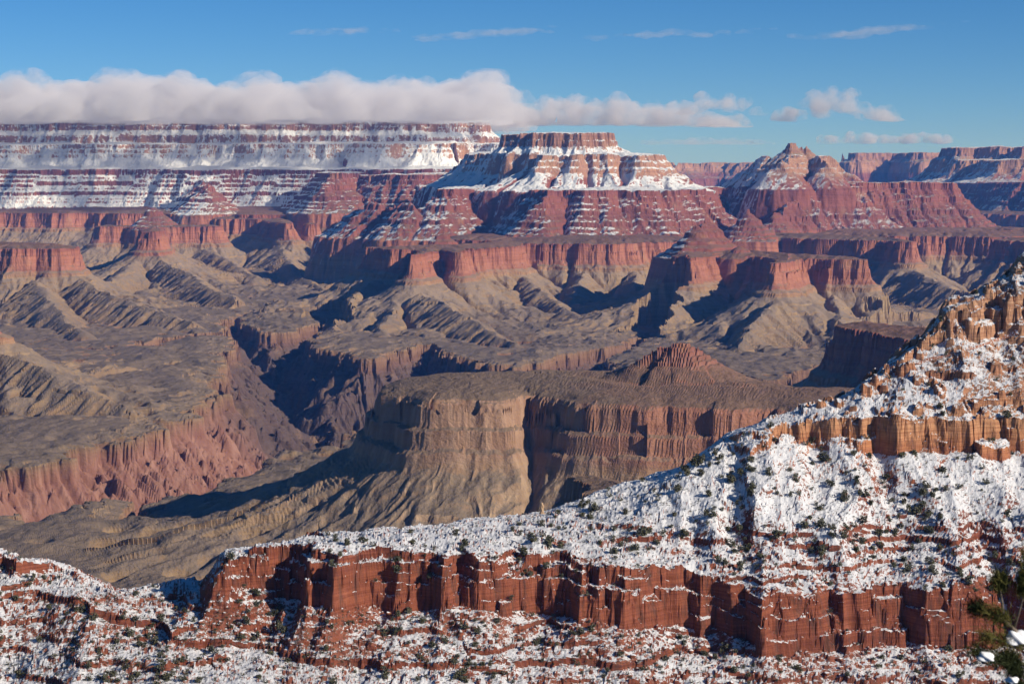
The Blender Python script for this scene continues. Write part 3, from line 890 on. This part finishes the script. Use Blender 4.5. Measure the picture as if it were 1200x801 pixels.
# ------------------------------------------------------------------ the air over the canyon
def box_mesh(name, lo, hi, mat):
    xs, ys, zs = zip(lo, hi)
    v = [(x, y, z) for x in xs for y in ys for z in zs]
    f = [(0, 1, 3, 2), (4, 6, 7, 5), (0, 4, 5, 1), (2, 3, 7, 6), (0, 2, 6, 4), (1, 5, 7, 3)]
    me = bpy.data.meshes.new(name); me.from_pydata(v, [], f); me.materials.append(mat)
    o = bpy.data.objects.new(name, me); col.objects.link(o)
    return o


hm = bpy.data.materials.new('pale_blue_air'); hm.use_nodes = True
hm.node_tree.nodes.remove(hm.node_tree.nodes['Principled BSDF'])
pv = hm.node_tree.nodes.new('ShaderNodeVolumePrincipled')
pv.inputs['Color'].default_value = (.10, .32, 1.0, 1)
pv.inputs['Density'].default_value = 1.25e-5
pv.inputs['Absorption Color'].default_value = (1, 1, 1, 1)
pv.inputs['Anisotropy'].default_value = 0.1
hm.node_tree.links.new(pv.outputs[0], hm.node_tree.nodes['Material Output'].inputs['Volume'])
haze = box_mesh('haze', (-24000, -3000, -1700), (24000, 43000, 400), hm)
haze['kind'] = 'stuff'; haze['label'] = 'thin blue air filling the canyon'

# ------------------------------------------------------------------ clouds
def cloud_material(name, dens, hetero, scale):
    m = bpy.data.materials.new(name); m.use_nodes = True
    t = m.node_tree; t.nodes.remove(t.nodes['Principled BSDF'])
    v = t.nodes.new('ShaderNodeVolumePrincipled')
    v.inputs['Color'].default_value = (.865, .85, .88, 1)
    v.inputs['Anisotropy'].default_value = -.1
    v.inputs['Density'].default_value = dens
    if hetero:
        g = t.nodes.new('ShaderNodeNewGeometry')
        n = t.nodes.new('ShaderNodeTexNoise'); n.inputs['Scale'].default_value = scale; n.inputs['Detail'].default_value = 6; n.inputs['Roughness'].default_value = .66
        t.links.new(g.outputs['Position'], n.inputs['Vector'])
        r = t.nodes.new('ShaderNodeMapRange'); r.interpolation_type = 'SMOOTHSTEP'
        r.inputs['From Min'].default_value = .41; r.inputs['From Max'].default_value = .62; r.inputs['To Max'].default_value = dens
        t.links.new(n.outputs['Fac'], r.inputs['Value']); t.links.new(r.outputs[0], v.inputs['Density'])
    t.links.new(v.outputs[0], t.nodes['Material Output'].inputs['Volume'])
    return m


def noise3(P, L, seed):
    x, y, z = P[:, 0] / L, P[:, 1] / L, P[:, 2] / L
    return (fbm(x, z + y * .37, 3, seed) + fbm(y + .31 * x, z - x * .21, 3, seed + 9)) * .6


def cloud(name, label, blobs, voxel, rough, base, mat):
    import bmesh
    bm = bmesh.new()
    for (x, y, z, r, sq) in blobs:
        ret = bmesh.ops.create_icosphere(bm, subdivisions=3, radius=1.0)
        for v in ret['verts']:
            v.co = (x + v.co.x * r, y + v.co.y * r, z + v.co.z * r * sq)
    me = bpy.data.meshes.new(name); bm.to_mesh(me); bm.free()
    o = bpy.data.objects.new(name, me); col.objects.link(o)
    md = o.modifiers.new('union', 'REMESH'); md.mode = 'VOXEL'; md.voxel_size = voxel
    dg = bpy.context.evaluated_depsgraph_get()
    me2 = bpy.data.meshes.new_from_object(o.evaluated_get(dg))
    o.modifiers.clear(); o.data = me2; bpy.data.meshes.remove(me); me2.name = name
    n = len(me2.vertices)
    P = np.empty(n * 3, np.float32); me2.vertices.foreach_get('co', P); P = P.reshape(-1, 3)
    N = np.empty(n * 3, np.float32); me2.vertex_normals.foreach_get('vector', N); N = N.reshape(-1, 3)
    k = noise3(P, rough * 3.2, 3) * rough * .9 + (.5 - np.abs(noise3(P, rough * 1.1, 13))) * rough * .55 + noise3(P, rough * .4, 23) * rough * .12
    P = P + N * k[:, None]
    low = base + 25 * noise3(P, 500, 5)
    P[:, 2] = np.where(P[:, 2] < low, low + (P[:, 2] - low) * .12, P[:, 2])
    P[:, 2] = np.maximum(P[:, 2], 404)
    me2.vertices.foreach_set('co', P.ravel()); me2.update()
    me2.materials.clear(); me2.materials.append(mat)
    o['label'] = label; o['category'] = 'cloud'; o['group'] = 'low clouds over the rim'
    return o


rc = random.Random(4)
CM = cloud_material('cloud_vapour', .0042, True, .0034)


def pt(px, py, Y):
    return float(across_of(px, py) * Y), float(slope_of(py) * Y)


def bank():
    B = []
    tops = ([-260, 0, 60, 140, 190, 250, 330, 450, 560, 640], [92, 90, 88, 86, 96, 100, 97, 106, 113, 118])
    for i in range(300):
        px = -260 + 860 * rc.random() ** 1.05; Y = 18200 + 10500 * rc.random() ** 1.1
        lim = 22500.0
        zt = slope_of(np.interp(px, *tops)) * 24500
        zt = 420 + (zt - 420) * np.clip((Y - 17800) / 5500, .3, 1)
        r = rc.uniform(180, 420)
        x = across_of(px) * Y
        z = rc.uniform(430, max(440, zt - r * .75))
        B.append((float(x), Y, float(z), r, .75))
    for i in range(150):
        px = rc.uniform(-260, 590); Y = rc.uniform(19000, 21500)
        B.append((float(across_of(px) * Y), Y, rc.uniform(470, 760), rc.uniform(200, 330), .7))
    return B


cloud('cloud_bank', 'long low grey white cloud bank lying over the snowy rim', bank(), 90, 110, 425, CM)
def puff(px0, px1, py0, py1, Y, n, rmin, rmax):
    B = []
    for i in range(n):
        t = rc.random(); px = px0 + (px1 - px0) * t
        top = py1 + (py0 - py1) * (math.sin(math.pi * min(1, .12 + t * .85)) ** .8) * rc.uniform(.5, 1)
        x, z1 = pt(px, top, Y); _, z0 = pt(px, py1, Y)
        r = rc.uniform(rmin, rmax)
        B.append((x, Y + rc.uniform(-1, 1) * 500, max(z0 + r * .3, z1 - r * .6) if z1 - r * .6 > z0 else z0 + r * .3, r, .7))
    return B
cloud('cloud_bank', 'darker grey cloud tongue trailing off the bank above the flat topped temple', puff(585, 860, 108, 158, 24000, 130, 110, 250), 60, 90, 470, CM)
cloud('cloud', 'small torn cloud puff at the right tip of the grey tongue', puff(800, 898, 104, 140, 23000, 24, 60, 120), 40, 60, 560, CM)
cloud('cloud', 'bright rounded little cloud just under the right tip of the grey tongue', puff(810, 876, 134, 160, 23000, 24, 70, 120), 40, 50, 425, CM)
cloud('cloud', 'lone white grey cloud floating above the pointed temple', puff(920, 1045, 100, 146, 23000, 44, 80, 160), 45, 70, 500, CM)

# thin veils far beyond, and high streaks
CV = cloud_material('thin_veil', .0011, True, .0022)
CI = cloud_material('ice_streak', .00055, True, .0011)
for nme, lab, px0, px1, py, Yd, n, r, sq, base in (
        ('cloud', 'faint flat veil of cloud low behind the pointed temple', 760, 905, 172, 44500, 26, 330, .35, 410),
        ('cloud', 'row of little pink white cumulus low right of the pointed temple', 965, 1112, 164, 44500, 16, 260, .6, 440)):
    B = []
    for i in range(n):
        px = px0 + (px1 - px0) * (i + rc.random()) / n
        x, z = pt(px, py + rc.uniform(-3, 3), Yd)
        B.append((x, Yd + rc.uniform(-300, 900), max(z, base + 30), r * rc.uniform(.5, 1.1), sq))
    cloud(nme, lab, B, 90, 110, base, CV if 'veil' in lab else CM)
def streak(lab, pts, n, r):
    B = []
    for i in range(n):
        t = (i + rc.random()) / n
        px = np.interp(t, np.linspace(0, 1, len(pts)), [p[0] for p in pts]); py = np.interp(t, np.linspace(0, 1, len(pts)), [p[1] for p in pts])
        w = math.sin(math.pi * min(1, max(0, t))) ** .6
        x, z = pt(px, py + rc.uniform(-2, 2) * w, 45000.0)
        B.append((x, 45000 + rc.uniform(-800, 800), z, r * (.35 + .9 * w) * rc.uniform(.6, 1.2), .11))
    cloud('cloud_streak', lab, B, 60, 60, 2000, CI)
streak('thin white ice cloud streak above the middle of the cloud bank', [(478, 46), (540, 42), (600, 38), (660, 33)], 34, 330)
streak('long faint ice cloud streak between the other two high streaks', [(655, 47), (740, 41), (820, 40), (905, 35)], 40, 260)
streak('wispy ice cloud streak rising to the right above the pointed temple', [(880, 44), (990, 42), (1050, 33), (1150, 26)], 42, 330)
streak('faintest short ice cloud streak high over the snowy rim', [(330, 39), (400, 37), (470, 36)], 46, 230)

# ------------------------------------------------------------------ plants and stones on the snowy ridge
def locate(px, py):
    """where a sight line first meets the snowy ridge"""
    Yk = np.linspace(1180, 1740, 280)
    a = across_of(px, py)
    XX = a[:, None] * Yk[None]; YY = np.broadcast_to(Yk, XX.shape)
    Z = ridge(XX.ravel(), YY.ravel(), False).reshape(XX.shape)
    over = Z / YY >= slope_of(py)[:, None]
    hit = over.any(1); i = np.clip(over.argmax(1), 1, len(Yk) - 2)
    Y = Yk[i]
    x = a * Y
    z = ridge(x, Y)
    slope = (Z[np.arange(len(px)), i + 1] - Z[np.arange(len(px)), i - 1]) / (Yk[2] - Yk[0])
    return hit & (over.argmax(1) > 0), x, Y, z, slope


def leaf_material():
    m = NT('dark_juniper_leaves')
    geo = m.new('ShaderNodeNewGeometry')
    n = m.noise(geo.outputs['Position'], .35, 3)
    c = m.ramp(n, [(.3, (.06, .062, .038)), (.55, (.095, .092, .056)), (.75, (.14, .125, .075))])
    m.link(c, m.bsdf.inputs['Base Color'])
    m.bsdf.inputs['Roughness'].default_value = .8
    return m.mat


def leaf_faces(rg, centre, rad, n, size):
    """n little leaf sprays in an uneven clump"""
    d = rg.normal(size=(n, 3)); d /= np.linalg.norm(d, axis=1)[:, None]
    r = rg.random(n) ** .45
    c = centre + d * r[:, None] * rad
    u = rg.normal(size=(n, 3)); u /= np.linalg.norm(u, axis=1)[:, None]
    v = np.cross(u, rg.normal(size=(n, 3))); v /= np.linalg.norm(v, axis=1)[:, None] + 1e-9
    s = size * rg.uniform(.6, 1.4, (n, 1))
    return np.stack([c - u * s * .5, c + v * s * .35, c + u * s * .6, c - v * s * .35], 1)


def quads_mesh(name, Q, mat):
    me = bpy.data.meshes.new(name)
    V = Q.reshape(-1, 3); n = len(Q)
    me.vertices.add(len(V)); me.vertices.foreach_set('co', V.astype(np.float32).ravel())
    me.loops.add(n * 4); me.loops.foreach_set('vertex_index', np.arange(n * 4, dtype=np.int32))
    me.polygons.add(n); me.polygons.foreach_set('loop_start', np.arange(0, n * 4, 4, dtype=np.int32))
    me.update(calc_edges=True); me.materials.append(mat)
    return me


rg = np.random.default_rng(11)
M_LEAF = leaf_material()


def bush_quads(kind):
    Q = []
    lobes = 4 if kind < 3 else 6
    for i in range(lobes):
        c = np.array([rg.uniform(-.6, .6), rg.uniform(-.5, .5), rg.uniform(.35, .95 if kind < 3 else 1.5)])
        Q.append(leaf_faces(rg, c, np.array([.5, .5, .42]) * rg.uniform(.7, 1.1), 46, .26))
    Q.append(leaf_faces(rg, np.array([0, 0, .35]), np.array([.5, .45, .35]), 40, .3))
    return np.concatenate(Q)


bush_kinds = [bush_quads(k) for k in range(6)]
bush_mesh = [quads_mesh('juniper_bush', q, M_LEAF) for q in bush_kinds]

NB = 1900
bx = rg.uniform(-30, 1230, NB); by = np.zeros(NB)
crest_y = np.interp(bx, *LINES['crest'][0])
by = crest_y + 2 + (800 - crest_y) * rg.random(NB) ** .9
hit, X_, Y_, Z_, S_ = locate(bx, by)
clump = fbm(X_ / 45, Y_ / 60, 2, 8)
dens = np.interp(by, [300, 420, 480, 540, 600, 650, 690, 760, 800], [.5, .45, .35, 1.1, 1.2, .8, .5, .7, .75]) * np.interp(bx, [0, 500, 700, 800, 1200], [.6, .6, .8, 1, 1])
keep = hit & (np.abs(S_) < 1.25) & (rg.random(NB) < dens * (.55 + .9 * sstep(-.25, .35, clump)))
sel = np.flatnonzero(keep)
size = 1.4 + 2.7 * rg.random(NB) ** 1.7 + .7 * sstep(0, .4, clump)
size = size * np.interp(by, [300, 500, 545, 640, 700], [1.0, 1.0, 1.3, 1.25, .95])
order = sel[np.argsort(-size[sel])]
named, rest = order[:280], order[280:]


def bush_group(px, py):
    cy = np.interp(px, *LINES['crest'][0])
    if py < cy + 9:
        return 'dark juniper bush standing on the skyline of the snowy ridge', 'bushes along the ridge crest'
    if px > 860 and py < 532:
        return 'dark green bush among the snowy tan crags', 'bushes among the tan crags'
    if py < np.interp(px, *LINES['slope_foot'][0]) + 4:
        return 'dark green juniper bush on the wide white slope above the red ledges', 'bushes on the wide white slope'
    if py < np.interp(px, *LINES['cliff_base'][0]):
        return 'small dark bush on the thin snowy red ledges topping the red cliff', 'bushes on the red ledges'
    if px < 260:
        return 'dark bush on the snowy lower left slope beside the dark ledge', 'bushes on the lower left slope'
    return 'dark bush on the mottled snow and red rubble under the red cliff', 'bushes under the red cliff'


for i in named:
    o = bpy.data.objects.new('juniper_bush', bush_mesh[int(rg.integers(0, 6))]); col.objects.link(o)
    s_ = float(size[i])
    o.location = (float(X_[i]), float(Y_[i]), float(Z_[i]) - .25 * s_)
    o.rotation_euler = (0, 0, float(rg.uniform(0, 6.28)))
    o.scale = (s_, s_ * float(rg.uniform(.8, 1.2)), s_ * float(rg.uniform(.8, 1.15)))
    o['label'], o['group'] = bush_group(bx[i], by[i]); o['category'] = 'bush'
# the small scrub nobody could count
Q = []
n2 = 13500
sx = rg.uniform(-30, 1230, n2); cy = np.interp(sx, *LINES['crest'][0]); sy = cy + 2 + (800 - cy) * rg.random(n2)
h2, X2, Y2, Z2, S2 = locate(sx, sy)
for i in np.flatnonzero(h2 & (np.abs(S2) < 1.2)):
    q = bush_kinds[int(rg.integers(0, 6))][::5]
    Q.append(q * (.45 + .9 * rg.random() ** 2) * np.array([1.2, 1.2, .9]) + np.array([X2[i], Y2[i], Z2[i] - .1]))
for i in rest:
    Q.append(bush_kinds[int(rg.integers(0, 6))][::2] * size[i] + np.array([X_[i], Y_[i], Z_[i] - .2]))
scrub_o = bpy.data.objects.new('scrub', quads_mesh('scrub', np.concatenate(Q), M_LEAF)); col.objects.link(scrub_o)
scrub_o['kind'] = 'stuff'; scrub_o['label'] = 'tiny scrub dotting the snowy ridge'


# snow capped boulders
def boulder_material():
    m = NT('red_boulder_with_snow')
    geo = m.new('ShaderNodeNewGeometry'); P = geo.outputs['Position']
    sep = m.new('ShaderNodeSeparateXYZ'); m.link(geo.outputs['True Normal'], sep.inputs[0])
    n = m.noise(P, .8, 3)
    c = m.ramp(n, [(.3, (.17, .06, .035)), (.7, (.30, .12, .065))])
    c = m.mix(m.smooth(sep.outputs['Z'], .55, .75), c, (.80, .81, .84))
    m.link(c, m.bsdf.inputs['Base Color']); m.bsdf.inputs['Roughness'].default_value = .9
    m.bump(m.noise(P, 1.5, 4), .5, .4)
    return m.mat


M_BOULDER = boulder_material()


def boulder_mesh(seed):
    import bmesh
    r = np.random.default_rng(seed)
    bm = bmesh.new()
    bmesh.ops.create_icosphere(bm, subdivisions=3, radius=1.0)
    planes = r.normal(size=(9, 3)); planes /= np.linalg.norm(planes, axis=1)[:, None]
    off = r.uniform(.5, .85, 9)
    for v in bm.verts:
        p = np.array(v.co)
        for n_, o_ in zip(planes, off):
            t = p @ n_ - o_
            if t > 0:
                p = p - n_ * t * .92
        v.co = p * np.array([1.15, .9, .75])
    me = bpy.data.meshes.new('boulder'); bm.to_mesh(me); bm.free(); me.materials.append(M_BOULDER)
    return me


bm_kinds = [boulder_mesh(k) for k in range(6)]
nb = 420
ox = rg.uniform(-10, 1210, nb)
cb = np.interp(ox, *LINES['cliff_base'][0])
oy = cb + 3 + (800 - cb) * rg.random(nb) ** 1.6
hb, XB, YB, ZB, SB = locate(ox, oy)
for i in np.flatnonzero(hb & (np.abs(SB) < 1.0))[:170]:
    o = bpy.data.objects.new('boulder', bm_kinds[int(rg.integers(0, 6))]); col.objects.link(o)
    s_ = float(.7 + 1.9 * rg.random() ** 3)
    o.location = (float(XB[i]), float(YB[i]), float(ZB[i]) + .15 * s_)
    o.rotation_euler = (float(rg.uniform(-.3, .3)), float(rg.uniform(-.3, .3)), float(rg.uniform(0, 6.28)))
    o.scale = (s_, s_, s_)
    o['label'] = 'snow capped red boulder lying on the slope under the red cliff'; o['category'] = 'boulder'; o['group'] = 'fallen boulders under the red cliff'


# lone pinnacle on the crest
def pinnacle(px, h, w):
    import bmesh
    cy_ = float(np.interp(px, *LINES['crest'][0]))
    hh, x, y, z, _ = locate(np.array([float(px)]), np.array([cy_ + 2.0]))
    bm = bmesh.new()
    rows = 16; seg = 14
    vs_ = []
    for r in range(rows):
        t = r / (rows - 1)
        wd = w * (1.25 - .75 * t + .22 * math.sin(t * 9 + 1) * (1 - t * .4)) * (1 if r < rows - 1 else .45)
        vs_.append([bm.verts.new((math.cos(6.283 * k / seg) * wd * (1 + .25 * math.sin(k * 2.3 + r * .8)), math.sin(6.283 * k / seg) * wd * (1 + .2 * math.cos(k * 1.7 + r)), t * h - 1.5)) for k in range(seg)])
    for r in range(rows - 1):
        for k in range(seg):
            bm.faces.new((vs_[r][k], vs_[r][(k + 1) % seg], vs_[r + 1][(k + 1) % seg], vs_[r + 1][k]))
    bm.faces.new(vs_[-1])
    me = bpy.data.meshes.new('rock_pinnacle'); bm.to_mesh(me); bm.free(); me.materials.append(M_PIN)
    o = bpy.data.objects.new('rock_pinnacle', me); col.objects.link(o)
    o.location = (float(x[0]), float(y[0]), float(z[0]))
    o['label'] = 'lone tan rock pinnacle standing on the snowy crest before the near mesa'; o['category'] = 'rock pinnacle'


_m = NT('tan_pinnacle_rock')
_g = _m.new('ShaderNodeNewGeometry')
_m.link(_m.ramp(_m.noise(_g.outputs['Position'], .6, 4), [(.3, (.28, .17, .10)), (.7, (.46, .32, .20))]), _m.bsdf.inputs['Base Color'])
M_PIN = _m.mat
pinnacle(635, 10.5, 1.7)


# ------------------------------------------------------------------ the rim under the camera and the trail
gx_ = np.linspace(-420, 420, 180); gy_ = np.concatenate([np.linspace(-60, 40, 60), np.linspace(44, 1200, 200)])
GXX, GYY = np.meshgrid(gx_, gy_)
drop_ = np.interp(GYY, [-60, 2.5, 6, 60, 420, 700, 1200], [-1.7, -1.7, -6.5, -52, -320, -400, -402])
wob = sstep(3, 60, GYY)
GZ = drop_ + wob * (7 * fbm(GXX / 60, GYY / 60, 4, 3) + 4 * (ridged(GXX / 25, GYY / 40, 2, 6) - .6)) + .15 * fbm(GXX / 3, GYY / 3, 2, 2)
GZ = np.where((GYY > 1) & (GYY < 1130), np.minimum(GZ, -.32 * GYY - 1.2), GZ)
GZ = np.where(GYY > 1100, np.minimum(GZ, ridge(GXX.ravel(), np.maximum(GYY, 1130).ravel(), False).reshape(GXX.shape) - 6), GZ)
setting(grid_mesh('rim_slope', np.stack([GXX, GYY, GZ], -1).reshape(-1, 3), len(gy_), len(gx_), dict(snow=np.full(GZ.size, .5)), M_RIDGE), 'snowy rim slope falling away below the viewpoint')

tp = [(1206, 389), (1170, 400), (1140, 409), (1112, 418), (1085, 424), (1058, 432)]
tt = np.linspace(0, 1, 90)
tpx = np.interp(tt, np.linspace(0, 1, len(tp)), [p[0] for p in tp]); tpy = np.interp(tt, np.linspace(0, 1, len(tp)), [p[1] for p in tp])
th, tx, ty, tz, _s = locate(tpx, tpy)
k5 = np.ones(9) / 9
sm = lambda v: np.convolve(np.pad(v, 4, mode='edge'), k5, 'valid')
tx, ty = sm(tx), sm(ty)
rowsP = []
for w in (-1.6, -.5, .5, 1.6):
    rowsP.append(np.stack([tx, ty + w, sm(ridge(tx, ty + w)) + .75 - .12 * abs(w)], -1))
PV = np.stack(rowsP, 0).reshape(-1, 3)
_m = NT('red_trail_dirt'); _g = _m.new('ShaderNodeNewGeometry')
_n = _m.noise(_g.outputs['Position'], .7, 4)
_m.link(_m.mix(_m.smooth(_n, .52, .6), (.34, .14, .08), (.74, .72, .72)), _m.bsdf.inputs['Base Color'])
setting(grid_mesh('path', PV, 4, 90, {}, _m.mat), 'narrow red dirt trail climbing across the snowy tan slope')

# ------------------------------------------------------------------ the pine at the viewpoint
PY = 14.0


def at(px, py, Y=PY):
    return np.array([float(across_of(px, py) * Y), Y, float(slope_of(py) * Y)])


def tube(name, pts, radii, mat, parent, seg=8):
    pts = [np.array(p, float) for p in pts]
    V = []; F = []
    for i, p in enumerate(pts):
        d = pts[min(i + 1, len(pts) - 1)] - pts[max(i - 1, 0)]; d = d / (np.linalg.norm(d) + 1e-9)
        u = np.cross(d, [.3, 1, .2]); u /= np.linalg.norm(u); v = np.cross(d, u)
        for k in range(seg):
            a = 6.2832 * k / seg
            V.append(p + (u * math.cos(a) + v * math.sin(a)) * radii[i] * (1 + .12 * math.sin(3 * a + i)))
    for i in range(len(pts) - 1):
        for k in range(seg):
            F.append((i * seg + k, i * seg + (k + 1) % seg, (i + 1) * seg + (k + 1) % seg, (i + 1) * seg + k))
    F.append(tuple(range((len(pts) - 1) * seg, len(pts) * seg))); F.append(tuple(reversed(range(seg))))
    me = bpy.data.meshes.new(name); me.from_pydata([tuple(map(float, v)) for v in V], [], F); me.materials.append(mat)
    for p in me.polygons:
        p.use_smooth = True
    o = bpy.data.objects.new(name, me); col.objects.link(o); o.parent = parent
    return o


def needle_quads(points, n, spread, length):
    """needles in sprays along a twig: points (k,3), growing forwards and upwards"""
    pts = np.array(points, float)
    t = rg.random(n) * (len(pts) - 1); i = np.minimum(t.astype(int), len(pts) - 2); f = (t - i)[:, None]
    base = pts[i] * (1 - f) + pts[i + 1] * f + rg.normal(size=(n, 3)) * spread
    d = pts[i + 1] - pts[i]; d /= np.linalg.norm(d, axis=1)[:, None] + 1e-9
    g = d * .6 + rg.normal(size=(n, 3)) * .75 + np.array([0, 0, .3])
    g /= np.linalg.norm(g, axis=1)[:, None]
    L = length * rg.uniform(.6, 1.2, (n, 1))
    s_ = np.cross(g, rg.normal(size=(n, 3))); s_ /= np.linalg.norm(s_, axis=1)[:, None] + 1e-9
    w = .0022
    return np.stack([base - s_ * w, base + s_ * w, base + g * L + s_ * w * .4, base + g * L - s_ * w * .4], 1)


def plain(name, stops, scale, rough=.8):
    m = NT(name); g = m.new('ShaderNodeNewGeometry')
    m.link(m.ramp(m.noise(g.outputs['Position'], scale, 4), stops), m.bsdf.inputs['Base Color'])
    m.bsdf.inputs['Roughness'].default_value = rough
    return m


M_BARK = plain('grey_pine_bark', [(.3, (.10, .075, .055)), (.7, (.26, .21, .17))], 40).mat
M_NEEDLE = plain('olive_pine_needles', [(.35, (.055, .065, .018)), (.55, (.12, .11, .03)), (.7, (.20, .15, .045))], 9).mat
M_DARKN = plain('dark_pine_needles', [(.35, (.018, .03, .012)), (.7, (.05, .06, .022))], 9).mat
M_SNOW = plain('fresh_snow', [(.3, (.78, .80, .84)), (.7, (.84, .85, .87))], 20).mat

base_p = at(1268, 801)
groundz = float(np.interp(PY, gy_, GZ[:, np.abs(gx_ - base_p[0]).argmin()]))
pine = bpy.data.objects.new('pine_tree', None); col.objects.link(pine)
pine.location = (float(base_p[0]), PY, groundz)
pine['label'] = 'pinyon pine at the viewpoint with snow on its twigs, lower right corner'; pine['category'] = 'pine tree'
bpy.context.view_layer.update()


def local(p):
    return np.array(p) - np.array(pine.location)


top = at(1262, 640)
tr = [np.array([base_p[0], PY, groundz - .6])]
for i in range(1, 9):
    t = i / 8
    tr.append(np.array([base_p[0] + .10 * math.sin(t * 7), PY + .1 * math.cos(t * 5) - .1, groundz + (top[2] - groundz) * t]))
tube('trunk', [local(p) for p in tr], np.linspace(.17, .03, 9), M_BARK, pine, 12)
BR = [
    # trunk side, path in photo pixels, needles, dark
    ('branch', [(1264, 790), (1225, 762), (1194, 742), (1180, 729), (1170, 722), (1158, 718)], 260, False),
    ('branch', [(1188, 737), (1194, 718), (1200, 696), (1203, 668)], 420, False),
    ('branch', [(1176, 725), (1175, 708), (1172, 690), (1171, 676)], 380, False),
    ('branch', [(1264, 775), (1225, 764), (1195, 757), (1172, 750), (1150, 744)], 300, False),
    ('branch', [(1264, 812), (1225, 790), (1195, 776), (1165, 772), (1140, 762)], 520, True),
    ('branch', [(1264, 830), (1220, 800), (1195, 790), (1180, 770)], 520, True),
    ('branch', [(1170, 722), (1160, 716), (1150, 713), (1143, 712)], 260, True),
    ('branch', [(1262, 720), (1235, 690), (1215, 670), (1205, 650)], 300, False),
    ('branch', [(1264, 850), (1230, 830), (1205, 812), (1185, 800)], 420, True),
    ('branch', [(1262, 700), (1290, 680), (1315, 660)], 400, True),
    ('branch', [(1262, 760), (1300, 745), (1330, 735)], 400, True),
]
for nme, path_, nn, dark in BR:
    pts = [at(x_, y_, PY + .12 * math.sin(x_ * .05 + y_ * .03)) for x_, y_ in path_]
    if path_[0][0] > 1255:
        pts[0] = np.array([base_p[0], PY - .05, pts[0][2]])
    pts = [local(p) for p in pts]
    n_ = len(pts)
    r0 = .022 if path_[0][0] > 1255 else .010
    b_ = tube('branch', pts, np.linspace(r0, .004, n_), M_BARK, pine)
    Q = needle_quads(pts[max(1, n_ // 2):] if n_ > 3 else pts[1:], nn * 3, .03, .065)
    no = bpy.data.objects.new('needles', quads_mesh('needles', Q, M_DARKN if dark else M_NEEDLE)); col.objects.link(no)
    no.parent = b_


def snow_lump(px, py, w, h, label, Yd=PY):
    import bmesh
    bm = bmesh.new(); bmesh.ops.create_icosphere(bm, subdivisions=4, radius=1.0)
    c = at(px, py, Yd); s_ = Yd / FPX
    for v in bm.verts:
        p = np.array(v.co)
        k = 1 + .22 * math.sin(p[0] * 3.1 + px) * math.cos(p[1] * 2.7 + py) + .12 * math.sin(p[2] * 5 + p[0] * 6)
        p = p * k
        if p[2] < -.25:
            p[2] = -.25 + (p[2] + .25) * .35
        v.co = (p[0] * w * s_, p[1] * w * s_ * .8, p[2] * h * s_)
    me = bpy.data.meshes.new('snow_clump'); bm.to_mesh(me); bm.free(); me.materials.append(M_SNOW)
    for p in me.polygons:
        p.use_smooth = True
    o = bpy.data.objects.new('snow_clump', me); col.objects.link(o); o.location = tuple(map(float, c))
    o['label'] = label; o['category'] = 'snow'


snow_lump(1191, 749, 14, 11, 'largest snow clump lying on the dark pine boughs')
snow_lump(1155, 770, 12, 6.5, 'flat oval snow clump on the lowest left pine twig', 13.86)
snow_lump(1172, 678, 5, 6, 'small snow tuft caught in the upright pine twig tip')
snow_lump(1186, 797, 7, 5, 'little snow clump under the dark pine boughs at the picture edge')
